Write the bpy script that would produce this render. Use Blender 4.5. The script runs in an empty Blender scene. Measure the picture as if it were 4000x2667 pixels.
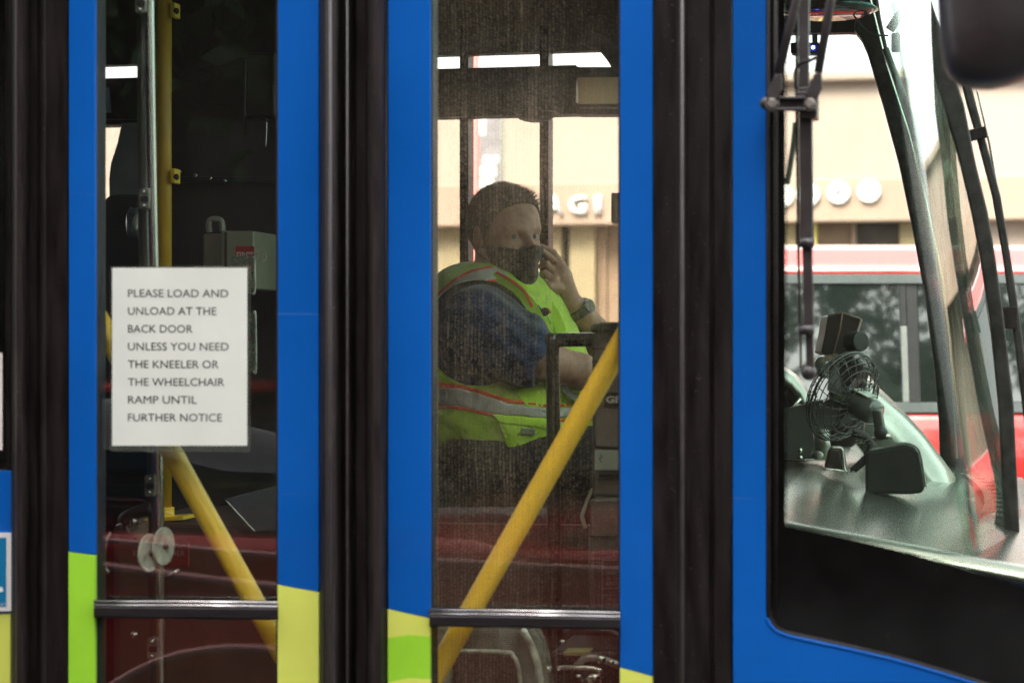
import bpy, bmesh, math, random
import numpy as np
from mathutils import Vector, Matrix

# ------------------------------------------------------------------ camera, light, exposure
SC = bpy.context.scene
COL = SC.collection
A = math.radians(12.0)             # the bus stands turned 12 degrees to the view
D, H, FP = 3.2, 1.6, 8000.0        # metres to the bus side, eye height, focal length in photo pixels
FWD = Vector((-math.sin(A), math.cos(A), 0)); RGT = Vector((math.cos(A), math.sin(A), 0)); UP = Vector((0, 0, 1))
CAM = Vector((D*math.sin(A), -D*math.cos(A), H))
cd = bpy.data.cameras.new("camera"); cam = bpy.data.objects.new("camera", cd); COL.objects.link(cam)
cam.location = CAM; cam.rotation_euler = (math.pi/2, 0, A)
cd.sensor_width = 36; cd.lens = 72; cd.clip_start = .05; cd.clip_end = 2000
cd.dof.use_dof = True; cd.dof.focus_distance = 4.75; cd.dof.aperture_fstop = 5.2
SC.camera = cam

SUN_EL, SUN_AZ = 52, 200           # high soft sun behind the photographer
w = bpy.data.worlds.new("World"); SC.world = w; w.use_nodes = True
wn = w.node_tree.nodes; wl = w.node_tree.links
sky = wn.new("ShaderNodeTexSky"); sky.sky_type = 'NISHITA'; sky.sun_disc = False
sky.sun_elevation = math.radians(SUN_EL); sky.sun_rotation = math.radians(SUN_AZ)
sky.air_density = 1.0; sky.dust_density = 6.0; sky.ozone_density = .6
hs = wn.new("ShaderNodeHueSaturation"); hs.inputs['Saturation'].default_value = .12   # thin cloud over the whole sky
wl.new(sky.outputs[0], hs.inputs['Color'])
wl.new(hs.outputs[0], wn['Background'].inputs['Color']); wn['Background'].inputs['Strength'].default_value = .15
sl = bpy.data.lights.new("sun", 'SUN'); sun = bpy.data.objects.new("sun", sl); COL.objects.link(sun)
sl.energy = .8; sl.angle = math.radians(14); sl.color = (1, .95, .86)
sd = Vector((math.sin(math.radians(SUN_AZ))*math.cos(math.radians(SUN_EL)), math.cos(math.radians(SUN_AZ))*math.cos(math.radians(SUN_EL)), math.sin(math.radians(SUN_EL))))
sun.rotation_euler = sd.to_track_quat('Z', 'Y').to_euler()
SC.view_settings.view_transform = 'Standard'; SC.view_settings.look = 'None'
SC.view_settings.gamma = 1; SC.view_settings.use_curve_mapping = False
SC.view_settings.exposure = 2.78
SC.cycles.max_bounces = 10; SC.cycles.diffuse_bounces = 4; SC.cycles.glossy_bounces = 5
SC.cycles.transmission_bounces = 8; SC.cycles.transparent_max_bounces = 32
SC.cycles.caustics_reflective = False; SC.cycles.caustics_refractive = False
SC.cycles.sample_clamp_indirect = 2.5; SC.cycles.blur_glossy = 1.5
SC.cycles.use_denoising = True; SC.cycles.denoising_prefilter = 'NONE'
SC.cycles.use_adaptive_sampling = False; SC.cycles.filter_width = 1.5

rnd = random.Random(7)

# ------------------------------------------------------------------ helpers
def at(px, py, v):
    """The point of the plane y = v seen at photo pixel (px, py)."""
    d = FWD + RGT*((px-2000)/FP) + UP*((1333.5-py)/FP)
    return CAM + d*((v-CAM.y)/d.y)

def pz(py, px, v): return at(px, py, v).z

def lin(c):
    c = c/255
    return c/12.92 if c <= .04045 else ((c+.055)/1.055)**2.4
def rgb(r, g, b): return (lin(r), lin(g), lin(b), 1)

def nt(m):
    m.use_nodes = True
    return m.node_tree.nodes, m.node_tree.links
def N(ns, kind, **k):
    n = ns.new(kind)
    for a, b in k.items():
        if a in n.inputs: n.inputs[a].default_value = b
        else: setattr(n, a, b)
    return n

MATS = {}
def mat(name, col, rough=.5, metal=0, coat=0, grime=.12, scale=8, bump=.0, bscale=60, stretch=(1, 1, 1), spec=.5, emit=0, speck=0, sheen=0, trans=0, scratch=0):
    if name in MATS: return MATS[name]
    m = bpy.data.materials.new(name); ns, ls = nt(m)
    b = ns['Principled BSDF']
    b.inputs['Roughness'].default_value = rough; b.inputs['Metallic'].default_value = metal
    b.inputs['Coat Weight'].default_value = coat; b.inputs['Coat Roughness'].default_value = .05
    b.inputs['Specular IOR Level'].default_value = spec
    if sheen: b.inputs['Sheen Weight'].default_value = sheen
    if trans: b.inputs['Transmission Weight'].default_value = trans
    tc = N(ns, 'ShaderNodeTexCoord'); mp = N(ns, 'ShaderNodeMapping'); mp.inputs['Scale'].default_value = stretch
    ls.new(tc.outputs['Object'], mp.inputs[0])
    n1 = N(ns, 'ShaderNodeTexNoise', Scale=scale, Detail=6, Roughness=.6); ls.new(mp.outputs[0], n1.inputs[0])
    mx = N(ns, 'ShaderNodeMix', data_type='RGBA', blend_type='MIX')
    r, g, bl = col[:3]
    k = 1-grime*1.6
    mx.inputs[6].default_value = (r*k, g*k, bl*k, 1)
    k = 1+grime*.9
    mx.inputs[7].default_value = (min(r*k+.004*grime*8, 1), min(g*k+.004*grime*8, 1), min(bl*k+.004*grime*8, 1), 1)
    cr = N(ns, 'ShaderNodeMapRange'); cr.inputs[1].default_value = .3; cr.inputs[2].default_value = .7
    ls.new(n1.outputs[0], cr.inputs[0]); ls.new(cr.outputs[0], mx.inputs[0])
    out = mx.outputs[2]
    if speck:
        n3 = N(ns, 'ShaderNodeTexNoise', Scale=240, Detail=2); ls.new(tc.outputs['Object'], n3.inputs[0])
        c3 = N(ns, 'ShaderNodeMapRange'); c3.inputs[1].default_value = .68; c3.inputs[2].default_value = .78; c3.inputs[4].default_value = speck
        ls.new(n3.outputs[0], c3.inputs[0])
        m3 = N(ns, 'ShaderNodeMix', data_type='RGBA'); m3.inputs[7].default_value = (.35, .3, .26, 1)
        ls.new(c3.outputs[0], m3.inputs[0]); ls.new(out, m3.inputs[6]); out = m3.outputs[2]
    if scratch:
        ms = N(ns, 'ShaderNodeMapping'); ms.inputs['Scale'].default_value = (1.6, 1.6, 170); ms.inputs['Rotation'].default_value = (0, .012, 0); ls.new(tc.outputs['Object'], ms.inputs[0])
        ns_ = N(ns, 'ShaderNodeTexNoise', Scale=1, Detail=2); ls.new(ms.outputs[0], ns_.inputs[0])
        cs = N(ns, 'ShaderNodeMapRange'); cs.inputs[1].default_value = .70; cs.inputs[2].default_value = .76; cs.inputs[4].default_value = scratch; ls.new(ns_.outputs[0], cs.inputs[0])
        m4 = N(ns, 'ShaderNodeMix', data_type='RGBA'); m4.inputs[7].default_value = (.30, .36, .5, 1)
        ls.new(cs.outputs[0], m4.inputs[0]); ls.new(out, m4.inputs[6]); out = m4.outputs[2]
    ls.new(out, b.inputs['Base Color'])
    rr = N(ns, 'ShaderNodeMapRange'); rr.inputs[3].default_value = rough*.8; rr.inputs[4].default_value = min(rough*1.25, 1)
    ls.new(n1.outputs[0], rr.inputs[0]); ls.new(rr.outputs[0], b.inputs['Roughness'])
    if bump:
        n2 = N(ns, 'ShaderNodeTexNoise', Scale=bscale, Detail=4); ls.new(mp.outputs[0], n2.inputs[0])
        bp = N(ns, 'ShaderNodeBump', Strength=bump, Distance=.003); ls.new(n2.outputs[0], bp.inputs['Height']); ls.new(bp.outputs[0], b.inputs['Normal'])
    if emit:
        b.inputs['Emission Color'].default_value = (r, g, bl, 1); b.inputs['Emission Strength'].default_value = emit
    MATS[name] = m
    return m

def glass(name, tint=(.9, .93, .9), dirt=.1, veil=(.30, .26, .22), streak=1.0, blur=.0, refl=1.0, base=.15, rough=0.0, sx=260, sz=16, runs=0, side=None):
    """Thin pane: see-through, mirror by angle, plus a film of road dirt run down in streaks."""
    if name in MATS: return MATS[name]
    m = bpy.data.materials.new(name); ns, ls = nt(m); ns.clear()
    out = N(ns, 'ShaderNodeOutputMaterial')
    tr = N(ns, 'ShaderNodeBsdfTransparent', Color=(*tint, 1)); gl = N(ns, 'ShaderNodeBsdfGlossy', Roughness=rough)
    ge = N(ns, 'ShaderNodeNewGeometry'); dt = N(ns, 'ShaderNodeVectorMath', operation='DOT_PRODUCT')
    ls.new(ge.outputs['Incoming'], dt.inputs[0]); ls.new(ge.outputs['Normal'], dt.inputs[1])
    ab = N(ns, 'ShaderNodeMath', operation='ABSOLUTE'); ls.new(dt.outputs['Value'], ab.inputs[0])
    sb = N(ns, 'ShaderNodeMath', operation='SUBTRACT'); sb.inputs[0].default_value = 1; ls.new(ab.outputs[0], sb.inputs[1])
    pw = N(ns, 'ShaderNodeMath', operation='POWER'); ls.new(sb.outputs[0], pw.inputs[0]); pw.inputs[1].default_value = 5
    ma = N(ns, 'ShaderNodeMath', operation='MULTIPLY_ADD'); ls.new(pw.outputs[0], ma.inputs[0]); ma.inputs[1].default_value = .9*refl; ma.inputs[2].default_value = .042*refl
    m1 = N(ns, 'ShaderNodeMixShader'); ls.new(ma.outputs[0], m1.inputs[0]); ls.new(tr.outputs[0], m1.inputs[1]); ls.new(gl.outputs[0], m1.inputs[2])
    last = m1
    tc = N(ns, 'ShaderNodeTexCoord'); mp = N(ns, 'ShaderNodeMapping'); mp.inputs['Scale'].default_value = (sx, sx, sz)  # streaks run down
    ls.new(tc.outputs['Object'], mp.inputs[0])
    n1 = N(ns, 'ShaderNodeTexNoise', Scale=1, Detail=3, Roughness=.6, Distortion=.3); ls.new(mp.outputs[0], n1.inputs[0])
    n2 = N(ns, 'ShaderNodeTexNoise', Scale=5, Detail=4); ls.new(tc.outputs['Object'], n2.inputs[0])
    r1 = N(ns, 'ShaderNodeMapRange'); r1.inputs[1].default_value = .46; r1.inputs[2].default_value = .70; ls.new(n1.outputs[0], r1.inputs[0])
    r2 = N(ns, 'ShaderNodeMapRange'); r2.inputs[1].default_value = .3; r2.inputs[2].default_value = .7; r2.inputs[3].default_value = .55; r2.inputs[4].default_value = 1.2; ls.new(n2.outputs[0], r2.inputs[0])
    k1 = N(ns, 'ShaderNodeMath', operation='MULTIPLY_ADD'); ls.new(r1.outputs[0], k1.inputs[0]); k1.inputs[1].default_value = dirt*streak; k1.inputs[2].default_value = dirt*base
    k2 = N(ns, 'ShaderNodeMath', operation='MULTIPLY'); ls.new(k1.outputs[0], k2.inputs[0]); ls.new(r2.outputs[0], k2.inputs[1])
    if runs:      # evenly spaced wash marks left by the brush, wavering a little
        sp = N(ns, 'ShaderNodeSeparateXYZ'); ls.new(tc.outputs['Object'], sp.inputs[0])
        nw = N(ns, 'ShaderNodeTexNoise', Scale=9, Detail=2); ls.new(tc.outputs['Object'], nw.inputs[0])
        w1 = N(ns, 'ShaderNodeMath', operation='MULTIPLY_ADD'); ls.new(nw.outputs[0], w1.inputs[0]); w1.inputs[1].default_value = .012; ls.new(sp.outputs[0], w1.inputs[2])
        w2 = N(ns, 'ShaderNodeMath', operation='MULTIPLY'); ls.new(w1.outputs[0], w2.inputs[0]); w2.inputs[1].default_value = 2*math.pi/runs
        w3 = N(ns, 'ShaderNodeMath', operation='SINE'); ls.new(w2.outputs[0], w3.inputs[0])
        w4 = N(ns, 'ShaderNodeMapRange'); w4.inputs[1].default_value = -.2; w4.inputs[2].default_value = 1; w4.inputs[3].default_value = .10; w4.inputs[4].default_value = 2.0; ls.new(w3.outputs[0], w4.inputs[0])
        w5 = N(ns, 'ShaderNodeMath', operation='MULTIPLY'); ls.new(k2.outputs[0], w5.inputs[0]); ls.new(w4.outputs[0], w5.inputs[1]); k2 = w5
        if side:
            w6 = N(ns, 'ShaderNodeMapRange'); w6.inputs[1].default_value = side[0]; w6.inputs[2].default_value = side[1]; w6.inputs[3].default_value = 1.1; w6.inputs[4].default_value = .35; ls.new(sp.outputs[0], w6.inputs[0])
            w7 = N(ns, 'ShaderNodeMath', operation='MULTIPLY'); ls.new(k2.outputs[0], w7.inputs[0]); ls.new(w6.outputs[0], w7.inputs[1]); k2 = w7
    # the runs are broken up by fine grain
    ng = N(ns, 'ShaderNodeTexNoise', Scale=250, Detail=3); ls.new(tc.outputs['Object'], ng.inputs[0])
    rg = N(ns, 'ShaderNodeMapRange'); rg.inputs[1].default_value = .36; rg.inputs[2].default_value = .66; rg.inputs[3].default_value = .55; rg.inputs[4].default_value = 1.5; ls.new(ng.outputs[0], rg.inputs[0])
    kk = N(ns, 'ShaderNodeMath', operation='MULTIPLY'); ls.new(k2.outputs[0], kk.inputs[0]); ls.new(rg.outputs[0], kk.inputs[1]); k2 = kk
    n3 = N(ns, 'ShaderNodeTexNoise', Scale=420, Detail=1); ls.new(tc.outputs['Object'], n3.inputs[0])
    r3 = N(ns, 'ShaderNodeMapRange'); r3.inputs[1].default_value = .74; r3.inputs[2].default_value = .8; r3.inputs[4].default_value = dirt*1.5; ls.new(n3.outputs[0], r3.inputs[0])
    k3 = N(ns, 'ShaderNodeMath', operation='ADD', use_clamp=True); ls.new(k2.outputs[0], k3.inputs[0]); ls.new(r3.outputs[0], k3.inputs[1])
    if runs:      # single grains of dust, each opaque, more of them where the film is thick
        sn = N(ns, 'ShaderNodeVectorMath', operation='SNAP'); sn.inputs[1].default_value = (.0004, 10, .0007); ls.new(tc.outputs['Object'], sn.inputs[0])
        wh = N(ns, 'ShaderNodeTexWhiteNoise', noise_dimensions='3D'); ls.new(sn.outputs[0], wh.inputs[0])
        lt = N(ns, 'ShaderNodeMath', operation='LESS_THAN'); ls.new(wh.outputs['Value'], lt.inputs[0]); ls.new(k3.outputs[0], lt.inputs[1])
        lm = N(ns, 'ShaderNodeMath', operation='MULTIPLY'); ls.new(lt.outputs[0], lm.inputs[0]); lm.inputs[1].default_value = .38; k3 = lm
    df = N(ns, 'ShaderNodeBsdfDiffuse', Color=(*veil, 1)); tl = N(ns, 'ShaderNodeBsdfTranslucent', Color=(*veil, 1))
    md = N(ns, 'ShaderNodeMixShader', Fac=.45); ls.new(df.outputs[0], md.inputs[1]); ls.new(tl.outputs[0], md.inputs[2])
    m2 = N(ns, 'ShaderNodeMixShader'); ls.new(k3.outputs[0], m2.inputs[0]); ls.new(last.outputs[0], m2.inputs[1]); ls.new(md.outputs[0], m2.inputs[2])
    last = m2
    if blur:
        rf = N(ns, 'ShaderNodeBsdfRefraction', Roughness=.32, IOR=1.25, Color=(.95, .93, .85, 1))
        kb = N(ns, 'ShaderNodeMath', operation='MULTIPLY_ADD'); ls.new(r1.outputs[0], kb.inputs[0]); kb.inputs[1].default_value = blur; kb.inputs[2].default_value = blur*.4
        m3 = N(ns, 'ShaderNodeMixShader'); ls.new(kb.outputs[0], m3.inputs[0]); ls.new(last.outputs[0], m3.inputs[1]); ls.new(rf.outputs[0], m3.inputs[2]); last = m3
    ls.new(last.outputs[0], out.inputs[0])
    MATS[name] = m
    return m

def link(name, me, m, parent=None, smooth=False, bevel=0, kind=None, label=None):
    if m and not me.materials: me.materials.append(m)
    if smooth:
        me.polygons.foreach_set('use_smooth', [True]*len(me.polygons))
    o = bpy.data.objects.new(name, me); COL.objects.link(o)
    if parent is not None: o.parent = parent
    if bevel:
        b = o.modifiers.new('bevel', 'BEVEL'); b.width = bevel; b.segments = 2; b.limit_method = 'ANGLE'; b.angle_limit = .6
    if kind: o['kind'] = kind
    if label: o['label'] = label
    return o

def thing(name, label, cat, group=None, loc=(0, 0, 0)):
    o = bpy.data.objects.new(name, None); COL.objects.link(o); o.location = loc
    o.empty_display_size = .1
    o['label'] = label; o['category'] = cat
    if group: o['group'] = group
    return o
def tag(o, label, cat, group=None):
    o['label'] = label; o['category'] = cat
    if group: o['group'] = group
    return o

class MB:
    def __init__(s): s.v = []; s.f = []
    def add(s, vs, fs):
        n = len(s.v); s.v += [tuple(p) for p in vs]; s.f += [tuple(i+n for i in f) for f in fs]; return s
    def box(s, x0, x1, y0, y1, z0, z1):
        return s.add([(x, y, z) for x in (x0, x1) for y in (y0, y1) for z in (z0, z1)],
                     [(0, 1, 3, 2), (4, 6, 7, 5), (0, 4, 5, 1), (2, 3, 7, 6), (0, 2, 6, 4), (1, 5, 7, 3)])
    def prism(s, front, off):
        """front: loop of 3D points; off: vector to the back loop."""
        n = len(front); f = [Vector(p) for p in front]; b = [p+Vector(off) for p in f]
        fs = [tuple(range(n)), tuple(range(2*n-1, n-1, -1))]
        fs += [(i, i+n, (i+1) % n+n, (i+1) % n) for i in range(n)]
        return s.add(f+b, fs)
    def tube(s, pts, r, n=12, cap=True, flat=None):
        """swept circle; r number or list; flat=(a,b) scales the two section axes."""
        pts = [Vector(p) for p in pts]; m = len(pts)
        rs = r if isinstance(r, (list, tuple)) else [r]*m
        vs = []; prev = None
        for i, p in enumerate(pts):
            t = (pts[min(i+1, m-1)]-pts[max(i-1, 0)]).normalized()
            if prev is None:
                a = Vector((0, 0, 1)) if abs(t.z) < .9 else Vector((1, 0, 0))
                u = t.cross(a).normalized()
            else:
                u = (prev-t*prev.dot(t)).normalized()
            prev = u; q = t.cross(u)
            fa, fb = flat or (1, 1)
            for k in range(n):
                an = 2*math.pi*k/n
                vs.append(p+u*math.cos(an)*rs[i]*fa+q*math.sin(an)*rs[i]*fb)
        fs = [(i*n+k, i*n+(k+1) % n, (i+1)*n+(k+1) % n, (i+1)*n+k) for i in range(m-1) for k in range(n)]
        if cap: fs += [tuple(range(n-1, -1, -1)), tuple(range((m-1)*n, m*n))]
        return s.add(vs, fs)
    def ball(s, c, r, n=12, m=8):
        c = Vector(c); rx, ry, rz = r if isinstance(r, (tuple, list)) else (r, r, r)
        vs = [c+Vector((rx*math.sin(math.pi*i/m)*math.cos(2*math.pi*k/n), ry*math.sin(math.pi*i/m)*math.sin(2*math.pi*k/n), rz*math.cos(math.pi*i/m))) for i in range(1, m) for k in range(n)]
        vs += [c+Vector((0, 0, rz)), c-Vector((0, 0, rz))]
        fs = [(i*n+k, (i+1)*n+k, (i+1)*n+(k+1) % n, i*n+(k+1) % n) for i in range(m-2) for k in range(n)]
        T, B = (m-1)*n, (m-1)*n+1
        fs += [(T, k, (k+1) % n) for k in range(n)]+[(B, (m-2)*n+(k+1) % n, (m-2)*n+k) for k in range(n)]
        return s.add(vs, fs)
    def loft(s, loops, cap=True):
        n = len(loops[0]); vs = [p for l in loops for p in l]; m = len(loops)
        fs = [(i*n+k, i*n+(k+1) % n, (i+1)*n+(k+1) % n, (i+1)*n+k) for i in range(m-1) for k in range(n)]
        if cap: fs += [tuple(range(n-1, -1, -1)), tuple(range((m-1)*n, m*n))]
        return s.add(vs, fs)
    def mesh(s, name):
        me = bpy.data.meshes.new(name); me.from_pydata(s.v, [], s.f); me.validate(); me.update()
        bm = bmesh.new(); bm.from_mesh(me); bmesh.ops.recalc_face_normals(bm, faces=bm.faces); bm.to_mesh(me); bm.free()
        return me
    def build(s, name, m, parent=None, **k): return link(name, s.mesh(name), m, parent, **k)

def smooth_line(pts, k=6):
    """Catmull-Rom through 3D points."""
    P = [Vector(p) for p in pts]; P = [P[0]*2-P[1]]+P+[P[-1]*2-P[-2]]; out = []
    for i in range(1, len(P)-2):
        for j in range(k):
            t = j/k; a, b, c, d = P[i-1:i+3]
            out.append(.5*((2*b)+(c-a)*t+(2*a-5*b+4*c-d)*t*t+(3*b-a-3*c+d)*t**3))
    return out+[P[-2]]

def slab(name, pts, v, t, m, parent=None, bevel=.0015, **k):
    """A plate parallel to the bus side: outline given at plane v, thickness t inwards."""
    return MB().prism([at(x, y, v) for x, y in pts], (0, t, 0)).build(name, m, parent, bevel=bevel, **k)
def rect(x0, y0, x1, y1): return [(x0, y0), (x1, y0), (x1, y1), (x0, y1)]
def rrect(x0, y0, x1, y1, r, n=5):
    out = []
    for cx, cy, a0 in ((x0+r, y0+r, 180), (x1-r, y0+r, 270), (x1-r, y1-r, 0), (x0+r, y1-r, 90)):
        out += [(cx+r*math.cos(math.radians(a0+90*i/n)), cy+r*math.sin(math.radians(a0+90*i/n))) for i in range(n+1)]
    return out

def text(name, s, m, parent, p0, p1, height, normal_rot=(math.pi/2, 0, 0), depth=.0006, bold=0.0, mirror=False):
    """Flat lettering from p0 (left of baseline) to p1 (right end of baseline) with cap height `height`."""
    cu = bpy.data.curves.new('txt', 'FONT'); cu.body = s; cu.size = 1; cu.extrude = 0; cu.resolution_u = 3; cu.offset = bold
    tmp = bpy.data.objects.new('txt', cu); COL.objects.link(tmp)
    dg = bpy.context.evaluated_depsgraph_get(); me = bpy.data.meshes.new_from_object(tmp.evaluated_get(dg))
    bpy.data.objects.remove(tmp); bpy.data.curves.remove(cu)
    co = np.empty(len(me.vertices)*3); me.vertices.foreach_get('co', co); co = co.reshape(-1, 3)
    x0, x1 = co[:, 0].min(), co[:, 0].max(); y0 = max(co[:, 1].min(), -.02); y1 = co[:, 1].max()
    p0, p1 = Vector(p0), Vector(p1); ax = p1-p0; L = ax.length; ax.normalize()
    u = (co[:, 0]-x0)/(x1-x0)*L; h = (co[:, 1]-0)/(y1)*height
    if mirror: u = L-u
    out = np.array([(p0+ax*a+UP*b)[:] for a, b in zip(u, h)])
    me.vertices.foreach_set('co', out.ravel()); me.update()
    return link(name, me, m, parent)

# ---- smooth solids: numpy distance field -> quad mesh
def nets(F, o, h):
    s = F < 0; nx, ny, nz = F.shape
    c = np.zeros((nx-1, ny-1, nz-1, 3), np.float32); cnt = np.zeros((nx-1, ny-1, nz-1), np.float32)
    def sl(dx, dy, dz): return (slice(dx, nx-1+dx), slice(dy, ny-1+dy), slice(dz, nz-1+dz))
    for ax in range(3):
        oth = [a for a in range(3) if a != ax]
        for i in (0, 1):
            for j in (0, 1):
                a = [0, 0, 0]; a[oth[0]] = i; a[oth[1]] = j; b = list(a); b[ax] = 1
                Fa, Fb = F[sl(*a)], F[sl(*b)]; x = (s[sl(*a)] != s[sl(*b)])
                t = np.where(x, Fa/np.where(x, Fa-Fb, 1), 0)
                for q in range(3):
                    c[..., q] += np.where(x, (t if q == ax else a[q]), 0)
                cnt += x
    act = cnt > 0; idx = -np.ones(act.shape, np.int64); idx[act] = np.arange(act.sum())
    ii = np.argwhere(act); V = (ii+c[act]/cnt[act][:, None])*h+np.array(o)
    Q = []
    for ax in range(3):
        o1, o2 = [(1, 2), (2, 0), (0, 1)][ax]
        sa = [slice(1, -1)]*3; sa[ax] = slice(0, -1); sb = list(sa); sb[ax] = slice(1, None)
        A_, B_ = s[tuple(sa)], s[tuple(sb)]
        e = np.argwhere(A_ != B_); inside = A_[A_ != B_]
        if len(e) == 0: continue
        e = e.copy(); e[:, o1] += 1; e[:, o2] += 1
        def g(d1, d2):
            q = e.copy(); q[:, o1] -= d1; q[:, o2] -= d2; return idx[q[:, 0], q[:, 1], q[:, 2]]
        q = np.stack([g(1, 1), g(0, 1), g(0, 0), g(1, 0)], 1)
        q[~inside] = q[~inside][:, ::-1]
        Q.append(q)
    Q = np.concatenate(Q); Q = Q[(Q >= 0).all(1)]
    return V, Q
def sdf_mesh(name, fn, lo, hi, h, m, parent=None, relax=1, **k):
    ax = [np.arange(lo[i]-2*h, hi[i]+2*h, h, dtype=np.float32) for i in range(3)]
    X, Y, Z = np.meshgrid(*ax, indexing='ij')
    F = fn(X, Y, Z)
    V, Q = nets(F, (ax[0][0], ax[1][0], ax[2][0]), h)
    for _ in range(relax):
        S = np.zeros_like(V); C = np.zeros(len(V))
        for i in range(4):
            j = (i+1) % 4
            np.add.at(S, Q[:, i], V[Q[:, j]]); np.add.at(C, Q[:, i], 1); np.add.at(S, Q[:, j], V[Q[:, i]]); np.add.at(C, Q[:, j], 1)
        V = V*.5+.5*S/np.maximum(C, 1)[:, None]
    me = bpy.data.meshes.new(name); me.from_pydata(V.tolist(), [], Q.tolist()); me.update()
    return link(name, me, m, parent, smooth=True, **k)
def smin(a, b, k):
    h = np.maximum(k-np.abs(a-b), 0)/k; return np.minimum(a, b)-h*h*k*.25
def smax(a, b, k): return -smin(-a, -b, k)
def ell(X, Y, Z, c, r):
    x, y, z = (X-c[0]), (Y-c[1]), (Z-c[2])
    k0 = np.sqrt((x/r[0])**2+(y/r[1])**2+(z/r[2])**2)+1e-6; k1 = np.sqrt((x/r[0]**2)**2+(y/r[1]**2)**2+(z/r[2]**2)**2)+1e-6
    return k0*(k0-1)/k1
def cap(X, Y, Z, a, b, r0, r1):
    a = np.array(a); b = np.array(b); d = b-a; L2 = float(d@d)
    t = np.clip(((X-a[0])*d[0]+(Y-a[1])*d[1]+(Z-a[2])*d[2])/L2, 0, 1)
    return np.sqrt((X-a[0]-t*d[0])**2+(Y-a[1]-t*d[1])**2+(Z-a[2]-t*d[2])**2)-(r0+(r1-r0)*t)

# ------------------------------------------------------------------ materials
M_blue = mat('blue_vinyl', (.0, .103, .45), rough=.42, spec=.15, coat=.06, grime=.10, scale=2.2, speck=.05, scratch=.22)
M_yel = mat('yellow_green_vinyl', (.74, .80, .14), rough=.35, coat=.4, grime=.05, scale=5)
M_grn = mat('lime_green_vinyl', (.36, .76, .04), rough=.35, coat=.4, grime=.08, scale=5)
M_rub = mat('black_rubber', (.0080, .0048, .004), spec=.2, rough=.42, grime=.35, scale=14, bump=.12, bscale=40, stretch=(4, 4, .5), speck=.25)
M_rub2 = mat('lighter_black_rubber', (.020, .0135, .0125), spec=.28, rough=.40, grime=.3, scale=20, bump=.12, bscale=60, stretch=(4, 4, .5), speck=.25)
M_blk = mat('matt_black_plastic', (.012, .011, .011), rough=.5, grime=.3, scale=12)
M_frit = mat('black_glass_border', (.0025, .0022, .0022), rough=.07, grime=.2, scale=9, spec=.28)
M_alu = mat('black_anodised_bar', (.045, .038, .040), rough=.32, metal=.5, grime=.2, scale=30, stretch=(.3, 4, 4))
M_steel = mat('brushed_steel', (.55, .56, .50), rough=.24, metal=1, grime=.15, scale=30, stretch=(1, 1, .1))
M_yrail = mat('yellow_powder_coat', (.95, .62, .05), rough=.42, coat=.2, grime=.03, scale=3)
M_wallin = mat('dark_interior_panel', (.028, .018, .013), rough=.6, grime=.3, scale=6)
M_head = mat('grey_interior_header', (.035, .032, .022), rough=.55, grime=.2, scale=5)
M_brown = mat('brown_interior_panel', (.06, .042, .034), rough=.5, grime=.25, scale=7)
M_paper = mat('white_paper', (.83, .84, .76), rough=.6, grime=.04, scale=6, bump=.3, bscale=7)
M_ink = mat('black_ink', (.012, .012, .013), rough=.6)
M_red = mat('red_car_paint', (.66, .035, .03), rough=.22, metal=.25, coat=1, grime=.05, scale=2)
M_roofred = mat('glossy_red_roof', (.66, .06, .05), rough=.12, coat=1, grime=.05, scale=2); M_roofred.node_tree.nodes['Principled BSDF'].inputs['Coat IOR'].default_value = 2.6
M_pillar = mat('mottled_dark_pillar', (.011, .011, .008), rough=.45, grime=.6, scale=38, bump=.2, spec=.35)
M_ydim = mat('dimmed_yellow_coat', (.52, .30, .015), rough=.42)  # yellow rail paint again, darkened in colour for the dim interior
M_lip = mat('lip_highlight', (.055, .043, .040), rough=.33, coat=.2, grime=.2, scale=20)
M_white = mat('white_paint', (.80, .79, .76), rough=.5, grime=.05)
G_door1 = glass('left_door_glass', (.93, .94, .92), dirt=.014, streak=.7, base=.5, refl=1.25)
G_door2 = glass('dusty_door_glass', (.97, .965, .93), dirt=.22, streak=.8, base=.30, blur=.06, refl=.8, sx=300, sz=6, veil=(.78, .64, .46), runs=.0056, side=(at(1980, 1300, 0).x, at(2400, 1300, 0).x))
G_side = glass('front_quarter_glass', (.96, .98, .95), dirt=.014, streak=.8, base=.6, refl=.8, veil=(.3, .3, .25))
G_far = glass('far_window_glass', (.97, .98, .96), dirt=.01, refl=.6)
G_wind = glass('windshield_glass', (.86, .97, .91), dirt=.03, refl=1.0, veil=(.4, .45, .4))
# ------------------------------------------------------------------ street and buildings
def vprof(name, prof, z0, z1, m, parent=None, **k):
    """Upright extrusion; prof = [(pixel x, v)] seen from above."""
    p = [at(x, 1333.5, v) for x, v in prof]
    return MB().prism([(q.x, q.y, z0) for q in p], (0, 0, z1-z0)).build(name, m, parent, **k)

M_asph = mat('asphalt', (.05, .05, .05), rough=.85, grime=.3, scale=6, bump=.4, bscale=90)
M_pave = mat('pavement_concrete', (.28, .27, .25), rough=.85, grime=.2, scale=3, bump=.2, bscale=50)
MB().box(-300, 300, -300, 300, -.3, -.004).build('ground', M_asph, kind='structure')
MB().box(-60, 60, 18.5, 21.98, 0, .14).build('pavement', M_pave, kind='structure', bevel=.02)
MB().box(-60, 60, -10.9, -5.6, 0, .14).build('pavement', M_pave, kind='structure', bevel=.02)

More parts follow.
